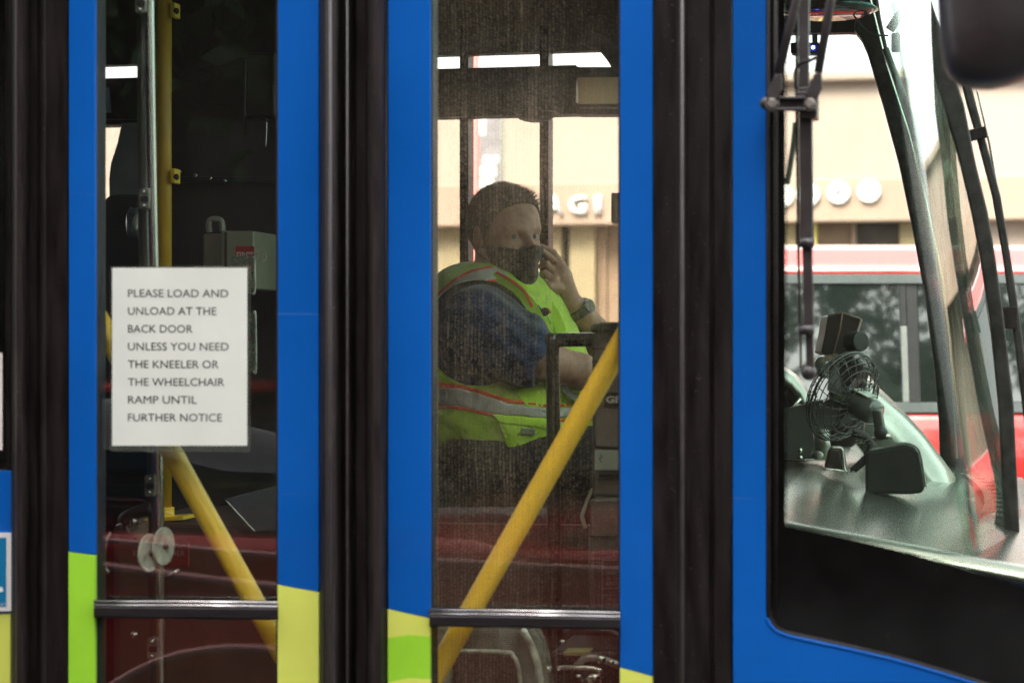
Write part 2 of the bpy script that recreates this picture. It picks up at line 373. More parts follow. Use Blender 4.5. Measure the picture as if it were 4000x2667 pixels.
FV = 22.0
M_cream = mat('cream_render', (.30, .228, .185), rough=.8, grime=.06, scale=.7, bump=.1, bscale=20)
M_fascia = mat('tan_fascia', (.28, .195, .145), rough=.7, grime=.08, scale=1)
M_tan = mat('tan_column', (.28, .215, .12), rough=.8, grime=.12, scale=1.2)
M_post = mat('yellow_post', (.60, .50, .14), rough=.6, grime=.1)
M_shop = mat('dark_shop_window', (.055, .045, .035), rough=.18, grime=.3, scale=2)
M_door = mat('brown_shop_door', (.22, .14, .09), rough=.4, grime=.2, scale=2)
M_plum = mat('plum_poster', (.22, .05, .08), rough=.5)
M_disc = mat('white_sign_disc', (.62, .62, .60), rough=.4, grime=.02)
M_gold = mat('gold_letter', (.05, .04, .015), rough=.5)

shop = thing('shop_building', 'cream shop front across the street with tan fascia and round lettered discs', 'building')
def W(px, py): return at(px, py, FV)
zt, zb0, zb1 = W(3300, 287).z, W(3300, 700).z, W(3300, 838).z
def sbox(name, x0, x1, z0, z1, m, d0=0.0, d1=.3, **k):
    return MB().box(x0, x1, FV+d0, FV+d1, z0, z1).build(name, m, shop, **k)
MB().box(-26, 30, FV+.02, FV+9, zb1, zt).build('wall', M_cream, shop)
shop_off = Vector((0, -FV, 0))
MB().box(-26.2, 30.2, FV-.12, FV+.1, zt-.1, zt+.02).build('cornice', M_cream, shop, bevel=.03)
MB().box(-25.9, 29.9, FV-.22, FV+.019, zb1-.1, zb0).build('fascia', M_fascia, shop, bevel=.02)
MB().box(-26, 30, FV+.35, FV+9, .14, zb1-.1).build('shop_interior', mat('shop_gloom', (.09, .07, .05), rough=.8), shop)
# ground-floor bays, read from the photo
bays = [('tan_pier', 1000, 1800, M_tan), ('window', 1830, 1880, M_door), ('tan_pier', 1885, 1960, M_door), ('tan_pier', 1965, 2190, M_tan),
        ('window', 2192, 2222, M_shop), ('tan_pier', 2224, 2322, M_tan), ('door', 2324, 2362, M_door), ('window', 2364, 2480, M_door),
        ('tan_pier', 2480, 2700, M_tan), ('window', 2700, 3060, M_shop), ('tan_pier', 3060, 3108, M_tan), ('door', 3112, 3172, M_door),
        ('post', 3174, 3190, M_post), ('window', 3192, 3325, M_door), ('mullion', 3326, 3342, M_fascia), ('window', 3344, 3512, M_shop),
        ('tan_pier', 3514, 3620, M_tan), ('door', 3622, 3700, M_fascia), ('window', 3702, 3850, M_tan), ('tan_pier', 3852, 4400, M_cream)]
for nm, a, b, m in bays:
    xa, xb = W(a, 1333).x, W(b, 1333).x
    deep = {'tan_pier': 0, 'post': -.02, 'mullion': .06, 'window': .16, 'door': .12}[nm]
    sbox({'tan_pier': 'pier', 'post': 'post'}.get(nm, nm), xa, xb, .15, zb1-.1, m, .021+deep, .349)
sbox('poster', W(3455, 1000).x, W(3510, 1000).x, 1.9, 2.75, M_plum, .15, .18)
# discs with letters D A Y
for px, py, ch in ((3062, 768, ''), (3162, 764, 'D'), (3279, 756, 'A'), (3397, 751, 'Y')):
    c = W(px, py); r = 43/8000*(c-CAM).length
    vs = [(c.x+r*math.cos(t*math.pi/20), FV-.27, c.z+r*math.sin(t*math.pi/20)) for t in range(40)]
    d = MB().prism(vs, (0, .045, 0)).build('sign_disc', M_disc, shop)
    if ch:
        hh = r*.85; ww = hh*.8
        text('letter', ch, M_gold, d, (c.x-ww/2, FV-.275, c.z-hh/2), (c.x+ww/2, FV-.275, c.z-hh/2), hh, bold=.012)
for ch, a, b in (('M', 2010, 2100), ('A', 2146, 2213), ('G', 2237, 2306), ('I', 2335, 2362)):
    if ch == 'M': continue
    p0, p1 = W(a, 840), W(b, 838); o = text('letter', ch, M_disc, shop, (p0.x, FV-.262, p0.z), (p1.x, FV-.262, p1.z), 70/8000*(p0-CAM).length, bold=.035)
    sm = o.modifiers.new('solid', 'SOLIDIFY'); sm.thickness = .05
# cap end of the letter before A, cut by the window bar
p = W(2105, 838); MB().box(p.x, p.x+.12, FV-.3, FV-.23, p.z, p.z+.05).build('letter', M_disc, shop)

# pink banner and hanging blade board before the shop
bn = thing('banner_pole', 'pale red upright banner panel standing before the cream shop', 'banner', loc=W(1848, 1400))
q0, q1 = at(1832, 1333, 19.2), at(1868, 1333, 19.2)
M_pink = mat('coral_banner', (.80, .20, .19), rough=.5, grime=.04)
bn.location = (q0.x, 19.2, .14)
MB().box(0, q1.x-q0.x, 0, .05, .8, 5.2).build('banner_panel', M_pink, bn, bevel=.01)
MB().tube([((q1.x-q0.x)/2, .1, 0), ((q1.x-q0.x)/2, .1, 5.3)], .045).build('pole', M_steel, bn)
bd = thing('sign_board', 'grey menu board with white panels hanging beside the pale red banner', 'sign board')
q0, q1 = at(1872, 1333, 20.3), at(1955, 1333, 20.3); bd.location = (q0.x, 20.3, 0)
wq = q1.x-q0.x; zz = lambda py: at(1900, py, 20.3).z
MB().box(0, wq, 0, .09, zz(745), zz(380)).build('board', mat('grey_board', (.20, .18, .19), rough=.5, grime=.2), bd, bevel=.01)
M_pan = mat('pale_mint_panel', (.62, .72, .62), rough=.5, grime=.15, scale=3)
for a, b, c, d in ((.02, .3, 395, 530), (.2, .9, 610, 640), (.05, .8, 650, 690), (.05, .7, 700, 735)):
    MB().box(wq*a, wq*b, -.012, -.002, zz(d), zz(c)).build('panel', M_pan, bd)
MB().tube([(wq*.95, .05, .14), (wq*.95, .05, zz(380))], .05).build('post', M_steel, bd)

# building and trees on the photographer's side: unseen directly; buildings added to shade the bus and darken the glass
M_dkb = mat('brown_brick_wall', (.07, .05, .04), rough=.85, grime=.3, scale=2)
ob = thing('blocker_building', 'dark brown building added behind the photographer, seen only in reflections', 'building', loc=(0, -8.4, 0))
MB().box(-32, 1.2, -14, -.02, 0, 24).build('wall', M_dkb, ob)
for i in range(14):
    x = -31+i*3.2
    if x > -1.5: break
    MB().box(x, x+2.4, -.019, .03, 3.9, 5.9).build('window', M_shop, ob)
    MB().box(x, x+2.6, -.019, .05, .5, 2.9).build('shop_window', M_shop, ob)
    MB().box(x, x+2.4, -.019, .03, 7.4, 9.4).build('window', M_shop, ob)

lowb = thing('blocker_building', 'added low brown building across the pavement behind the photographer, beside the tall one', 'building', loc=(9.5, -8.4, 0))  # added to keep bright sky out of the glass reflections
MB().box(-7.9, 14, -9, -.02, 0, 4.6).build('wall', M_dkb, lowb)
MB().box(-8.0, 14.1, -9.1, .1, 4.6, 4.75).build('roof', M_shop, lowb)
for i in range(5): MB().box(-7+i*4, -4.4+i*4, -.019, .05, .5, 2.9).build('shop_window', M_shop, lowb)

M_leaf = mat('street_tree_leaf', (.055, .10, .03), rough=.5, grime=.4, scale=.8, trans=0)
M_bark = mat('street_tree_bark', (.10, .075, .055), rough=.9, grime=.3, scale=5, bump=.5)
def tree(x, y, h, r, n, label, seed):
    rr = random.Random(seed); t = thing('street_tree', label, 'tree', 'street trees behind the photographer', (x, y, .14))
    mb = MB(); mb.tube([(0, 0, 0), (.05, 0, h*.3), (0, .06, h*.55), (.1, 0, h*.9)], [.17, .13, .10, .03], 8)
    tips = []
    for i in range(9):
        an = i*2.4; z0 = h*(.38+.05*i); L = r*(.95-.05*i)
        e = Vector((math.cos(an)*L, math.sin(an)*L, z0+L*.55)); mb.tube([(0, 0, z0), e*.5+Vector((0, 0, z0*.42)), e], [.06, .04, .015], 6)
        tips.append(e); tips.append(e*.6+Vector((0, 0, z0*.4)))
    mb.build('trunk', M_bark, t)
    tips.append(Vector((0, 0, h)))
    cs = [(c+Vector([rr.gauss(0, .35) for _ in range(3)]), rr.uniform(.35, .8)) for c in tips for _ in range(3)]
    lb = MB()
    for i in range(n):
        c, q = rr.choice(cs); d = Vector([rr.gauss(0, 1) for _ in range(3)]).normalized()*q*rr.random()**.4
        p = c+d; a = Vector([rr.gauss(0, 1) for _ in range(3)]).normalized(); b = a.cross(Vector([rr.gauss(0, 1) for _ in range(3)])).normalized()
        s_ = rr.uniform(.06, .12)
        lb.add([p-a*s_, p+b*s_*.5, p+a*s_, p-b*s_*.5], [(0, 1, 2, 3)])
    me = bpy.data.meshes.new('crown'); me.from_pydata(lb.v, [], lb.f); o = link('crown', me, M_leaf, t, kind='stuff')
tree(4.6, -5.9, 8.6, 2.6, 9000, 'leafy street tree behind the photographer, mirrored in the red van glass', 3)
tree(-4.5, -6.7, 6.4, 2.1, 7000, 'leafy street tree behind the photographer near the red car', 5)

# ------------------------------------------------------------------ vehicles outside
def car_body(loops, name, m, parent, **k):
    return MB().loft(loops).build(name, m, parent, smooth=True, **k)
M_cglass = mat('dark_vehicle_glass', (.010, .016, .013), rough=.02, grime=.1, spec=1.0, coat=1)
M_tyre = mat('tyre_rubber', (.02, .02, .02), rough=.8)
M_trim = mat('grey_window_trim', (.12, .135, .13), rough=.35, metal=.3)

def wheel(parent, x, y, z, r=.34, wd=.22):
    mb = MB()
    prof = [(r*.62, -wd/2), (r*.92, -wd/2), (r, -wd/3), (r, wd/3), (r*.92, wd/2), (r*.62, wd/2)]
    n = 28; vs = []; fs = []
    for k in range(n):
        a = 2*math.pi*k/n
        vs += [(x+p*math.cos(a), y+q, z+p*math.sin(a)) for p, q in prof]
    m_ = len(prof)
    fs = [(k*m_+j, k*m_+(j+1) % m_, ((k+1) % n)*m_+(j+1) % m_, ((k+1) % n)*m_+j) for k in range(n) for j in range(m_)]
    o = mb.add(vs, fs).build('wheel', M_tyre, parent, smooth=True)
    MB().tube([(x, y-wd*.42, z), (x, y+wd*.42, z)], r*.63, 24).build('rim', M_steel, o)
    return o

# red van: stands square to the view, 8.9 m away
van = thing('red_van', 'tall red van with long dark side windows passing on the far side of the bus', 'van')
VD = 8.9; van.location = (CAM+FWD*VD)*1; van.location.z = 0; van.rotation_euler = (0, 0, A-math.radians(.6))
def vz(py): return H+(1333.5-py)/FP*VD
def vx(px): return (px-2000)/FP*VD
zr, z1, zw, zw0, zs = vz(940), vz(1010), vz(1058), vz(1078), vz(1597)
VX0, VX1 = vx(2640), vx(2640)+4.6
def vsec(x, k=1.0, dz=0):
    """cross-section loop at length x: (depth y, z) from near sill round over the roof to the far side"""
    near = [(.06, .32), (.0, .5), (-.03, .95), (.0, zs-.05), (.02, zs-.01)]
    W_ = 1.78
    low = near+[(W_-y, z) for y, z in reversed(near)]
    return [(x, y*k+(1-k)*W_/2, z*1.0+dz) for y, z in low]
car_body([vsec(VX0-.12, .8), vsec(VX0-.05, .95), vsec(VX0, 1), vsec(VX0+1.5, 1), vsec(VX0+3.3, 1), vsec(VX0+4.2, .97), vsec(VX0+4.45, .88), vsec(VX0+4.6, .7)], 'body', M_red, van)
def rsec(x, k=1.0, dz=0):
    W_ = 1.78
    near = [(.13, zw0-.0), (.125, zw), (.14, (zw+z1)/2), (.175, z1), (.185, z1+.004), (.22, (z1+zr)/2), (.30, zr-.02), (.45, zr), (.7, zr+.015)]
    lp = near+[(W_-y, z) for y, z in reversed(near)]
    return [(x, y*k+(1-k)*W_/2, z+dz) for y, z in lp]
car_body([rsec(VX0+.1, .9, -.06), rsec(VX0+.2, .98, -.01), rsec(VX0+.4), rsec(VX0+1.6), rsec(VX0+2.6, 1, -.02), rsec(VX0+2.9, .97, -.06)], 'roof', M_roofred, van)
# glasshouse: tilted panes and pillars
def vp(x0, x1, za, zb, m, name, off=0.0, par=van, th=.012):
    ya, yb = .02+(za-zs)/(zw0-zs)*.11, .02+(zb-zs)/(zw0-zs)*.11
    lp = [(x0, ya+off, za), (x1, ya+off, za), (x1, yb+off, zb), (x0, yb+off, zb)]
    return MB().prism(lp, (0, th, 0)).build(name, m, par, bevel=.002)
wins = [(VX0+.3, vx(2990)), (vx(3020), vx(3528)), (vx(3600), vx(3748)), (vx(3800), vx(4250)), (vx(4290), vx(4750))]
for a, b in wins: vp(a, b, zs+.03, zw0-.03, M_cglass, 'window', 0)
vp(VX0+.2, vx(4800), zs-.015, zs+.028, M_trim, 'belt_trim', -.012)
vp(VX0+.2, vx(4800), zw0-.03, zw0+.01, M_trim, 'gutter_trim', -.01)
for a, b in ((VX0+.15, VX0+.3), (vx(2990), vx(3020)), (vx(3556), vx(3600)), (vx(3748), vx(3800))):
    vp(a, b, zs+.03, zw0-.03, M_blk, 'pillar', .004)
vp(vx(3530), vx(3554), zs+.03, zs+.36, mat('pale_grey_post', (.27, .28, .26), rough=.5), 'pillar', 0)
vp(vx(3530), vx(3554), zs+.362, zw0-.03, M_blk, 'pillar', 0)
MB().box(VX0+.25, vx(4700), .25, 1.5, zs-.3, zw0-.02).build('cabin', mat('van_interior', (.02, .02, .02), rough=.9), van)
for x in (VX0+.85, VX0+3.7):
    for y in (.12, 1.66): wheel(van, x, y, .34)

# red hatchback parked beside the photographer: only its mirror image in the door glass shows
rc = thing('parked_car', 'red car parked behind the photographer, mirrored in the lower door glass', 'car', loc=(-4.3, -3.55, 0))
def csec(x, top, k=1.0, bot=.28):
    nr = [(-.0, bot), (.02, .5), (.035, .7), (.0, .82), (.03, .86), (.02, .9), (-.05, top)]
    lp = nr+[(-1.75-y, z) for y, z in reversed(nr)]
    return [(x, (y+.875)*k-.875, z) for y, z in lp]
car_body([csec(-.05, .7, .75, .35), csec(.1, .86, .92), csec(.6, .93), csec(1.2, .97), csec(2.4, .98), csec(3.4, .96), csec(3.8, .90, .95), csec(4.0, .75, .8, .35)], 'body', M_red, rc)
cab = []
for x, zt_, kk in ((.5, .97, .9), (.9, 1.30, .84), (1.3, 1.42, .80), (2.2, 1.42, .8), (2.7, 1.30, .84), (3.1, .99, .9)):
    cab.append([(x, (y-.875)*kk*1.0-.0, z) for y, z in ((.875*1, .95), (.82, zt_-.03), (.6, zt_), (-.6, zt_), (-.82, zt_-.03), (-.875, .95))])
MB().loft(cab).build('cabin', M_cglass, rc, smooth=True)
MB().box(1.1, 2.45, -1.45, -.3, 1.40, 1.45).build('roof', M_red, rc, bevel=.02)
M_pinkh = mat('pale_red_highlight', (.75, .30, .28), rough=.15, coat=1, metal=.3)  # pale strips and arch edge carry the body's highlights as colour
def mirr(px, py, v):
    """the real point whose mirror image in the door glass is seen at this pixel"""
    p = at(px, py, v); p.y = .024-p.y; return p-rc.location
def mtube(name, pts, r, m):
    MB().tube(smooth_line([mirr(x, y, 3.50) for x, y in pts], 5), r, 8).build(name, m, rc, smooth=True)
mtube('highlight_strip', [(-300, 2040), (372, 2105), (1083, 2168), (1700, 2190), (2500, 2230)], .013, M_pinkh)
mtube('highlight_strip', [(-300, 2120), (372, 2205), (1083, 2290), (1700, 2330)], .017, M_pinkh)
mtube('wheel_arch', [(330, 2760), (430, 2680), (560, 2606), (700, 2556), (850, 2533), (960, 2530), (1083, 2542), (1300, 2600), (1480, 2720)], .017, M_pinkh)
wc0 = mirr(940, 3000, 3.5)
for x in (wc0.x, wc0.x-2.55):
    for y in (-.1, -1.62): wheel(rc, x, y, .30, .30, .2)
# ------------------------------------------------------------------ the bus: outer side
bus = thing('transit_bus', 'blue and yellow-green transit bus with black rubber door edges and dusty glass', 'bus')
ZT, ZB = 2.73, .33
def up(py): return at(2000, py, 0).z
def strip(name, x0, x1, y0, y1, m, parent, v=0, t=.035, **k):
    return slab(name, rect(x0, y0, x1, y1), v, t, m, parent, **k)
TOP, BOT = -1500, 4500
# left of the door: side window over coloured panels
pl = at(-1600, 1333, 0).x
sw = slab('window_frame', rect(-1600, -900, 40, 1832), 0, .03, M_rub, bus)
slab('glass_pane', rect(-1500, -850, 18, 1800), -.004, .003, M_frit, sw)
slab('side_panel', rect(-1600, 1837, 44, 2393), 0, .03, M_blue, bus)
slab('side_panel', rect(-1600, 2396, 40, BOT), 0, .03, M_yel, bus)
slab('roof_panel', rect(-1600, TOP, 40, -905), 0, .03, M_blue, bus)
MB().box(-9, pl-.002, 0, .03, ZB, ZT).build('side_panel', M_blue, bus)
# door posts in black rubber
def post(name, prof, m=M_rub, par=bus, **k): return vprof(name, prof, ZB, ZT, m, par, **k)
post('door_post', [(44, .03), (44, -.006), (52, -.016), (75, -.020), (98, -.016), (110, -.006), (118, .004), (146, .004), (152, -.004), (160, -.010), (170, -.004), (180, .0), (264, .0), (264, .03)], smooth=False)
post('door_seal', [(1250, .03), (1250, -.010), (1262, -.020), (1290, -.026), (1318, -.022), (1334, -.008), (1338, .010), (1342, .010), (1346, -.012), (1356, -.018), (1366, -.012), (1376, .004), (1380, .03)])
post('door_seal', [(1381, .03), (1382, .004), (1392, -.004), (1430, -.006), (1436, -.014), (1460, -.020), (1490, -.018), (1508, -.008), (1511, .03)])
post('door_post', [(2552, .03), (2552, -.004), (2640, -.006), (2652, -.012), (2664, -.022), (2676, -.014), (2688, -.006), (2772, -.006), (2778, .004), (2786, .004), (2790, -.008), (2856, -.008), (2860, .03)])
# overlay of lighter rubber lips
post('pale_lip', [(56, -.0165), (66, -.0225), (88, -.0225), (96, -.0168)], M_rub2)
post('pale_lip', [(1270, -.0232), (1284, -.0285), (1300, -.0275), (1310, -.0245)], M_rub2)
post('pale_lip', [(1446, -.0172), (1458, -.0225), (1488, -.0205), (1500, -.0135)], M_rub2)

for px_, rr_ in ((1291, .0035), (2665, .0036), (1356, .002)):  # paler tubes paint the highlight lines along the rubber ridges
    p_ = at(px_, 1333, -.0265 if px_ < 1300 else -.0205); MB().tube([(p_.x, p_.y, ZB), (p_.x, p_.y, ZT)], rr_, 10).build('pale_lip', M_lip, bus, smooth=True)
for a_, b_ in ((30, 60), (255, 278), (1238, 1258), (1500, 1525), (2540, 2562), (2850, 2872)):
    p_, q_ = at(a_, 1333, .045), at(b_, 1333, .045); MB().box(p_.x, q_.x, .041, .05, ZB, ZT).build('backing_strip', M_blk, bus)
def door(x0, x1, g0, g1, bar, yl, yr, lower_l, lower_r, G, rail, rv):
    """one leaf: blue stiles, pane, crossbar, diagonal rail; yl/yr: where the blue ends (two heights each)"""
    d = MB()
    for a, b in ((g0-6, g0+7), (g1-5, g1+2)):
        p0, p1 = at(a, 1333, .004), at(b, 1333, .004)
        d.box(p0.x, p1.x, .004, .040, ZB, ZT)
    d = d.build('door', M_blk, bus)
    e = 1.5
    for a, b, ys, low in ((x0, g0-e, yl, lower_l), (g1+e, x1, yr, lower_r)):
        slab('blue_panel', [(a, TOP), (b, TOP), (b, ys[1]), (a, ys[0])], -.004, .03, M_blue, d)
        top = ys
        for bot, m in low:
            n = 8
            L = [(a+(b-a)*i/n, top[0]+(top[1]-top[0])*i/n if len(top) == 2 else np.interp(i/n, [0, .5, 1], top)) for i in range(n+1)]
            B_ = [(a+(b-a)*i/n, np.interp(i/n, [0, .5, 1], bot)) for i in range(n+1)]
            slab('lower_panel', L+B_[::-1], -.0038, .0298, m, d, bevel=0)
            top = bot
    slab('glass_pane', rect(g0+7, TOP, g1-5, bar[0][0]+4), .012, .006, G, d, bevel=0)
    slab('glass_pane', rect(g0+7, bar[1][0], g1-5, BOT), .012, .006, G, d, bevel=0)
    (a0, a1), (b0, b1) = bar
    # crossbar: round-nosed profile with two bright beads on top
    P = []
    def edge(px, t): return [at(px, (a0 if px < (g0+g1)/2 else a1)+((b0-a0) if px < (g0+g1)/2 else (b1-a1))*q, v) for q, v in t]
    prof = [(0, .03), (.02, -.006), (.12, -.012), (.17, -.007), (.24, -.007), (.30, -.015), (.45, -.018), (.9, -.016), (1, -.006), (1.0, .03)]
    MB().loft([edge(g0-5, prof), edge(g1+3, prof)]).build('crossbar', M_alu, d, bevel=0)
    for q in (.10, .30):
        l, r = edge(g0-5, [(q, -.013-.003*(q > .2))])[0], edge(g1+3, [(q, -.013-.003*(q > .2))])[0]
        MB().tube([l, r], .0022, 8).build('bead', mat('polished_bead', (.62, .58, .57), rough=.22, metal=1, grime=.1), d, smooth=True)
    (ra, rb) = rail
    MB().tube(smooth_line([at(*ra, rv), at((ra[0]+rb[0])/2, (ra[1]+rb[1])/2, rv-.004), at(*rb, rv)], 4), .0178, 20).build('grab_rail', M_yrail, d, smooth=True)
    return d
d1 = door(268, 1245, 372, 1083, ((2340, 2345), (2412, 2420)), (2155, 2167), (2283, 2312), [((BOT, BOT, BOT), M_grn)], [((BOT, BOT, BOT), M_yel)], G_door1, ((250, 1002), (1250, 2815)), .09)
d2 = door(1515, 2549, 1682, 2420, ((2373, 2385), (2446, 2458)), (2378, 2414), (2606, 2640), [((2490, 2478, 2484), M_yel), ((2664, 2646, 2650), M_grn), ((BOT, BOT, BOT), M_yel)], [((BOT, BOT, BOT), M_yel)], G_door2, ((2560, 1104), (1560, 2880)), .09)

# body round the front quarter pane
cr = [(2993+88-88*math.cos(math.radians(a)), 2385+88*math.sin(math.radians(a))) for a in range(0, 76, 8)]
low = [(3110, 2486), (3300, 2527), (3500, 2574), (3700, 2632), (3900, 2695), (4225, 2800)]
slab('front_panel', [(2862, TOP), (2992, TOP), (2992, 2380)]+[(x-1, y+1) for x, y in cr]+low+[(4225, BOT), (2862, BOT)], -.006, .04, M_blue, bus)
glow = [at(x, y, -.006) for x, y in cr[3:]+low]
MB().tube(smooth_line([at(x, y+3, -.004) for x, y in cr[2:]+low], 3), .0040, 8).build('panel_lip', M_blue, bus, smooth=True)
qp = slab('quarter_window', [(2994, TOP), (3066, TOP), (3066, 2054), (3300, 2102), (3520, 2153), (3760, 2220), (4000, 2297), (4225, 2375)]+low[::-1]+[(x+1, y) for x, y in cr[::-1]], .001, .002, M_frit, bus, bevel=0)
slab('glass_pane', [(3012, TOP), (4225, TOP), (4225, 2790), (3900, 2688), (3700, 2625), (3500, 2567), (3300, 2520), (3110, 2479), (3060, 2462), (3030, 2440), (3013, 2400)], .0035, .005, G_side, qp, bevel=0)
gk = [(3002, TOP), (3002, 1500), (3002, 2375), (3008, 2415), (3032, 2452), (3070, 2470), (3110, 2479), (3300, 2520), (3500, 2567), (3700, 2625), (3900, 2688), (4225, 2792)]
MB().tube([at(x, y, -.003) for x, y in gk], .0042, 8).build('gasket', M_rub, qp, smooth=True)
MB().tube([at(3030, y, -.006) for y in (TOP, 1000, 2380)], .0035, 8).build('gasket', M_rub2, qp, smooth=True)
# dotted fade of the black border: rows of printed dots along its edge
dm = MB()
def dot(px, py, r):
    c = at(px, py, .003); dm.add([(c.x+r*math.cos(k*math.pi/3), .0032, c.z+r*math.sin(k*math.pi/3)) for k in range(6)], [tuple(range(6))])
for i in range(330):
    y = i*6.2
    dot(3070+(i % 2)*2, y, .0011); dot(3076, y+3*(i % 2), .0007)
for i in range(150):
    x = 3075+i*6.2; yy = np.interp(x, [3066, 3300, 3520, 3760, 4000, 4225], [2054, 2102, 2153, 2220, 2297, 2375]); dot(x, yy-5, .0011)
dm.build('printed_dots', M_frit, qp, kind='stuff')

# ------------------------------------------------------------------ the bus: shell
MB().box(-9, .75, 0, 2.56, ZT, ZT+.1).build('roof', M_blue, bus)
MB().box(-9, .80, .04, 2.5, ZB-.1, ZB+.02).build('floor', M_blk, bus)
MB().box(-9.05, -9, 0, 2.56, ZB, ZT).build('rear_wall', M_blue, bus)
MB().box(-9, .62, .042, 2.49, ZT-.06, ZT-.003).build('ceiling', mat('cream_ceiling', (.66, .62, .54), rough=.6), bus)
FW = 2.50
def far(name, pts, m, v=FW, t=.05, par=bus, **k): return slab(name, pts, v, t, m, par, **k)
ZL = at(2000, 215, FW).z
def zrow(z, px): # pixel row of height z on the far wall
    d = (at(px, 1333.5, FW)-CAM).dot(FWD); return 1333.5-(z-H)*FP/d
def band(name, z0, z1, pa, pb, m, **k):
    return far(name, [(pa, zrow(z1, pa)), (pb, zrow(z1, pb)), (pb, zrow(z0, pb)), (pa, zrow(z0, pa))], m, **k)
zA = at(1750, 215, FW).z; zB = at(1750, 268, FW).z; zC = at(1750, 457, FW).z
PL, PR = -9500, 3640
band('upper_wall', zA, ZT, PL, 2560, M_head)
band('window_header', zC, zB, PL, 2250, M_head, v=FW-.03, t=.08)
far('window_header', rect(2250, 262, 2560, 304), M_head, v=FW-.03, t=.08)
far('window_header', rect(2250, 403, 2560, 447), M_head, v=FW-.03, t=.08)
hbp = far('shadow_panel', [(548, 480), (475, 480), (458, 560), (432, 640), (425, 700), (427, 770), (548, 770)], mat('taupe_shadow_panel', (.50, .42, .33), rough=.6), v=FW-.06, t=.02)  # added flat panel standing in for a curved shadowed shape outside
zS = at(1750, 1640, FW).z
band('lower_wall', ZB, zS, PL, 2900, M_wallin)
band('lower_wall', ZB, zS, 2904, 3330, M_wallin)
band('lower_wall', ZB, at(1750, 1870, FW).z, 3334, PR, M_wallin)
for a, b in ((-1500, -1440), (-600, -560), (240, 262), (548, 1640), (1795, 1829), (2107, 2142), (2560, 2900)):
    far('window_pillar', rect(a, 100, b, 1700), M_rub, v=FW-.01, t=.07)
for a, b in ((-9400, -600), (-560, 240), (262, 548), (1640, 1795), (1829, 2107), (2142, 2560)):
    far('glass_pane', rect(a, 150, b, 1700), G_far, v=FW+.03, t=.004, bevel=0)
# sloped coving and lamp strip above
MB().prism([(-9, FW, zA+.1), (-9, FW-.45, ZT-.06), (-9, FW, ZT-.06)], (9.3, 0, 0)).build('coving', M_wallin, bus)
# arch where the driver's window begins
MB().tube(smooth_line([at(x, y, FW-.02) for x, y in ((2290, 150), (2350, 172), (2385, 205), (2412, 245), (2440, 300), (2460, 380))], 5), .022, 10).build('window_arch', M_head, bus, smooth=True)
far('window_header', [(2560, -500), (3700, -500), (3700, -75), (3055, -75), (3055, 62), (3378, 58), (3440, 130), (3700, 900), (3560, 1100), (3530, 900), (3486, 640), (3430, 420), (3375, 200), (3362, 155), (3345, 132), (3320, 127), (3070, 132), (2900, 145), (2560, 160)], M_head, bevel=0) if False else None
far('window_header', [(2560, 60), (3390, 60), (3425, 132), (3320, 127), (3070, 130), (2560, 135)], M_blk, v=FW-.02, bevel=0)
far('upper_wall', rect(2560, -900, 3700, -80), M_head)
far('glass_pane', [(2900, -80), (3330, -80), (3345, 130), (3440, 400), (3550, 850), (3620, 1300), (3665, 1800), (2900, 1800)], G_far, v=FW+.03, t=.004, bevel=0)
# far front pillar, leaning forward with height
PLx = [(3300, -350), (3365, -80), (3335, 118), (3362, 150), (3384, 200), (3447, 408), (3510, 640), (3560, 880), (3613, 1160), (3648, 1440), (3666, 1640), (3672, 1830), (3640, 1900)]
PRx = [(3780, 1900), (3776, 1800), (3758, 1640), (3748, 1440), (3726, 1160), (3680, 880), (3616, 620), (3536, 408), (3468, 190), (3440, 60), (3420, -80), (3380, -350)]
pil = slab('front_pillar', PLx+PRx, 2.42, .09, M_pillar, bus, bevel=.008)
MB().tube([at(x, y, 2.40) for x, y in ((3400, 0), (3462, 250), (3550, 520), (3618, 790), (3680, 1080), (3712, 1330), (3728, 1600), (3738, 1790))], .0035, 6).build('pillar_seam', M_steel, pil)
MB().tube([at(x, y, 2.36) for x, y in ((3458, 190), (3538, 408), (3618, 620), (3682, 880), (3728, 1160), (3750, 1440), (3762, 1640), (3780, 1800), (3812, 1860), (3880, 1925), (4010, 2010), (4100, 2070))], .010, 8).build('windshield_seal', mat('grey_green_seal', (.14, .17, .15), rough=.35, coat=.4), bus, smooth=True)
# windshield
def wu(v, z): return .815-.085*((v-1.4)/1.1)**2-.15*(z-1.26)
zw_, vw_ = np.linspace(1.235, 2.72, 12), np.linspace(.12, 2.47, 18)
gv = [(wu(v, z), v, z) for z in zw_ for v in vw_]
gf = [(i*18+j, i*18+j+1, (i+1)*18+j+1, (i+1)*18+j) for i in range(11) for j in range(17)]
ws = MB().add(gv, gf).build('windshield', G_wind, bus, smooth=True)
so = ws.modifiers.new('solid', 'SOLIDIFY'); so.thickness = .006
M_tint = glass('blue_green_tint_band', (.30, .68, .66), dirt=.0, refl=.3)
gv = [(wu(v, z)-.01, v, z) for z in np.linspace(2.36, 2.72, 5) for v in np.linspace(.9, 2.05, 12)]
MB().add(gv, [(i*12+j, i*12+j+1, (i+1)*12+j+1, (i+1)*12+j) for i in range(4) for j in range(11)]).build('tint_band', M_tint, ws, smooth=True)
MB().box(.62, .86, .05, 2.5, ZB, 1.235).build('front_panel', M_blue, bus, bevel=.02)
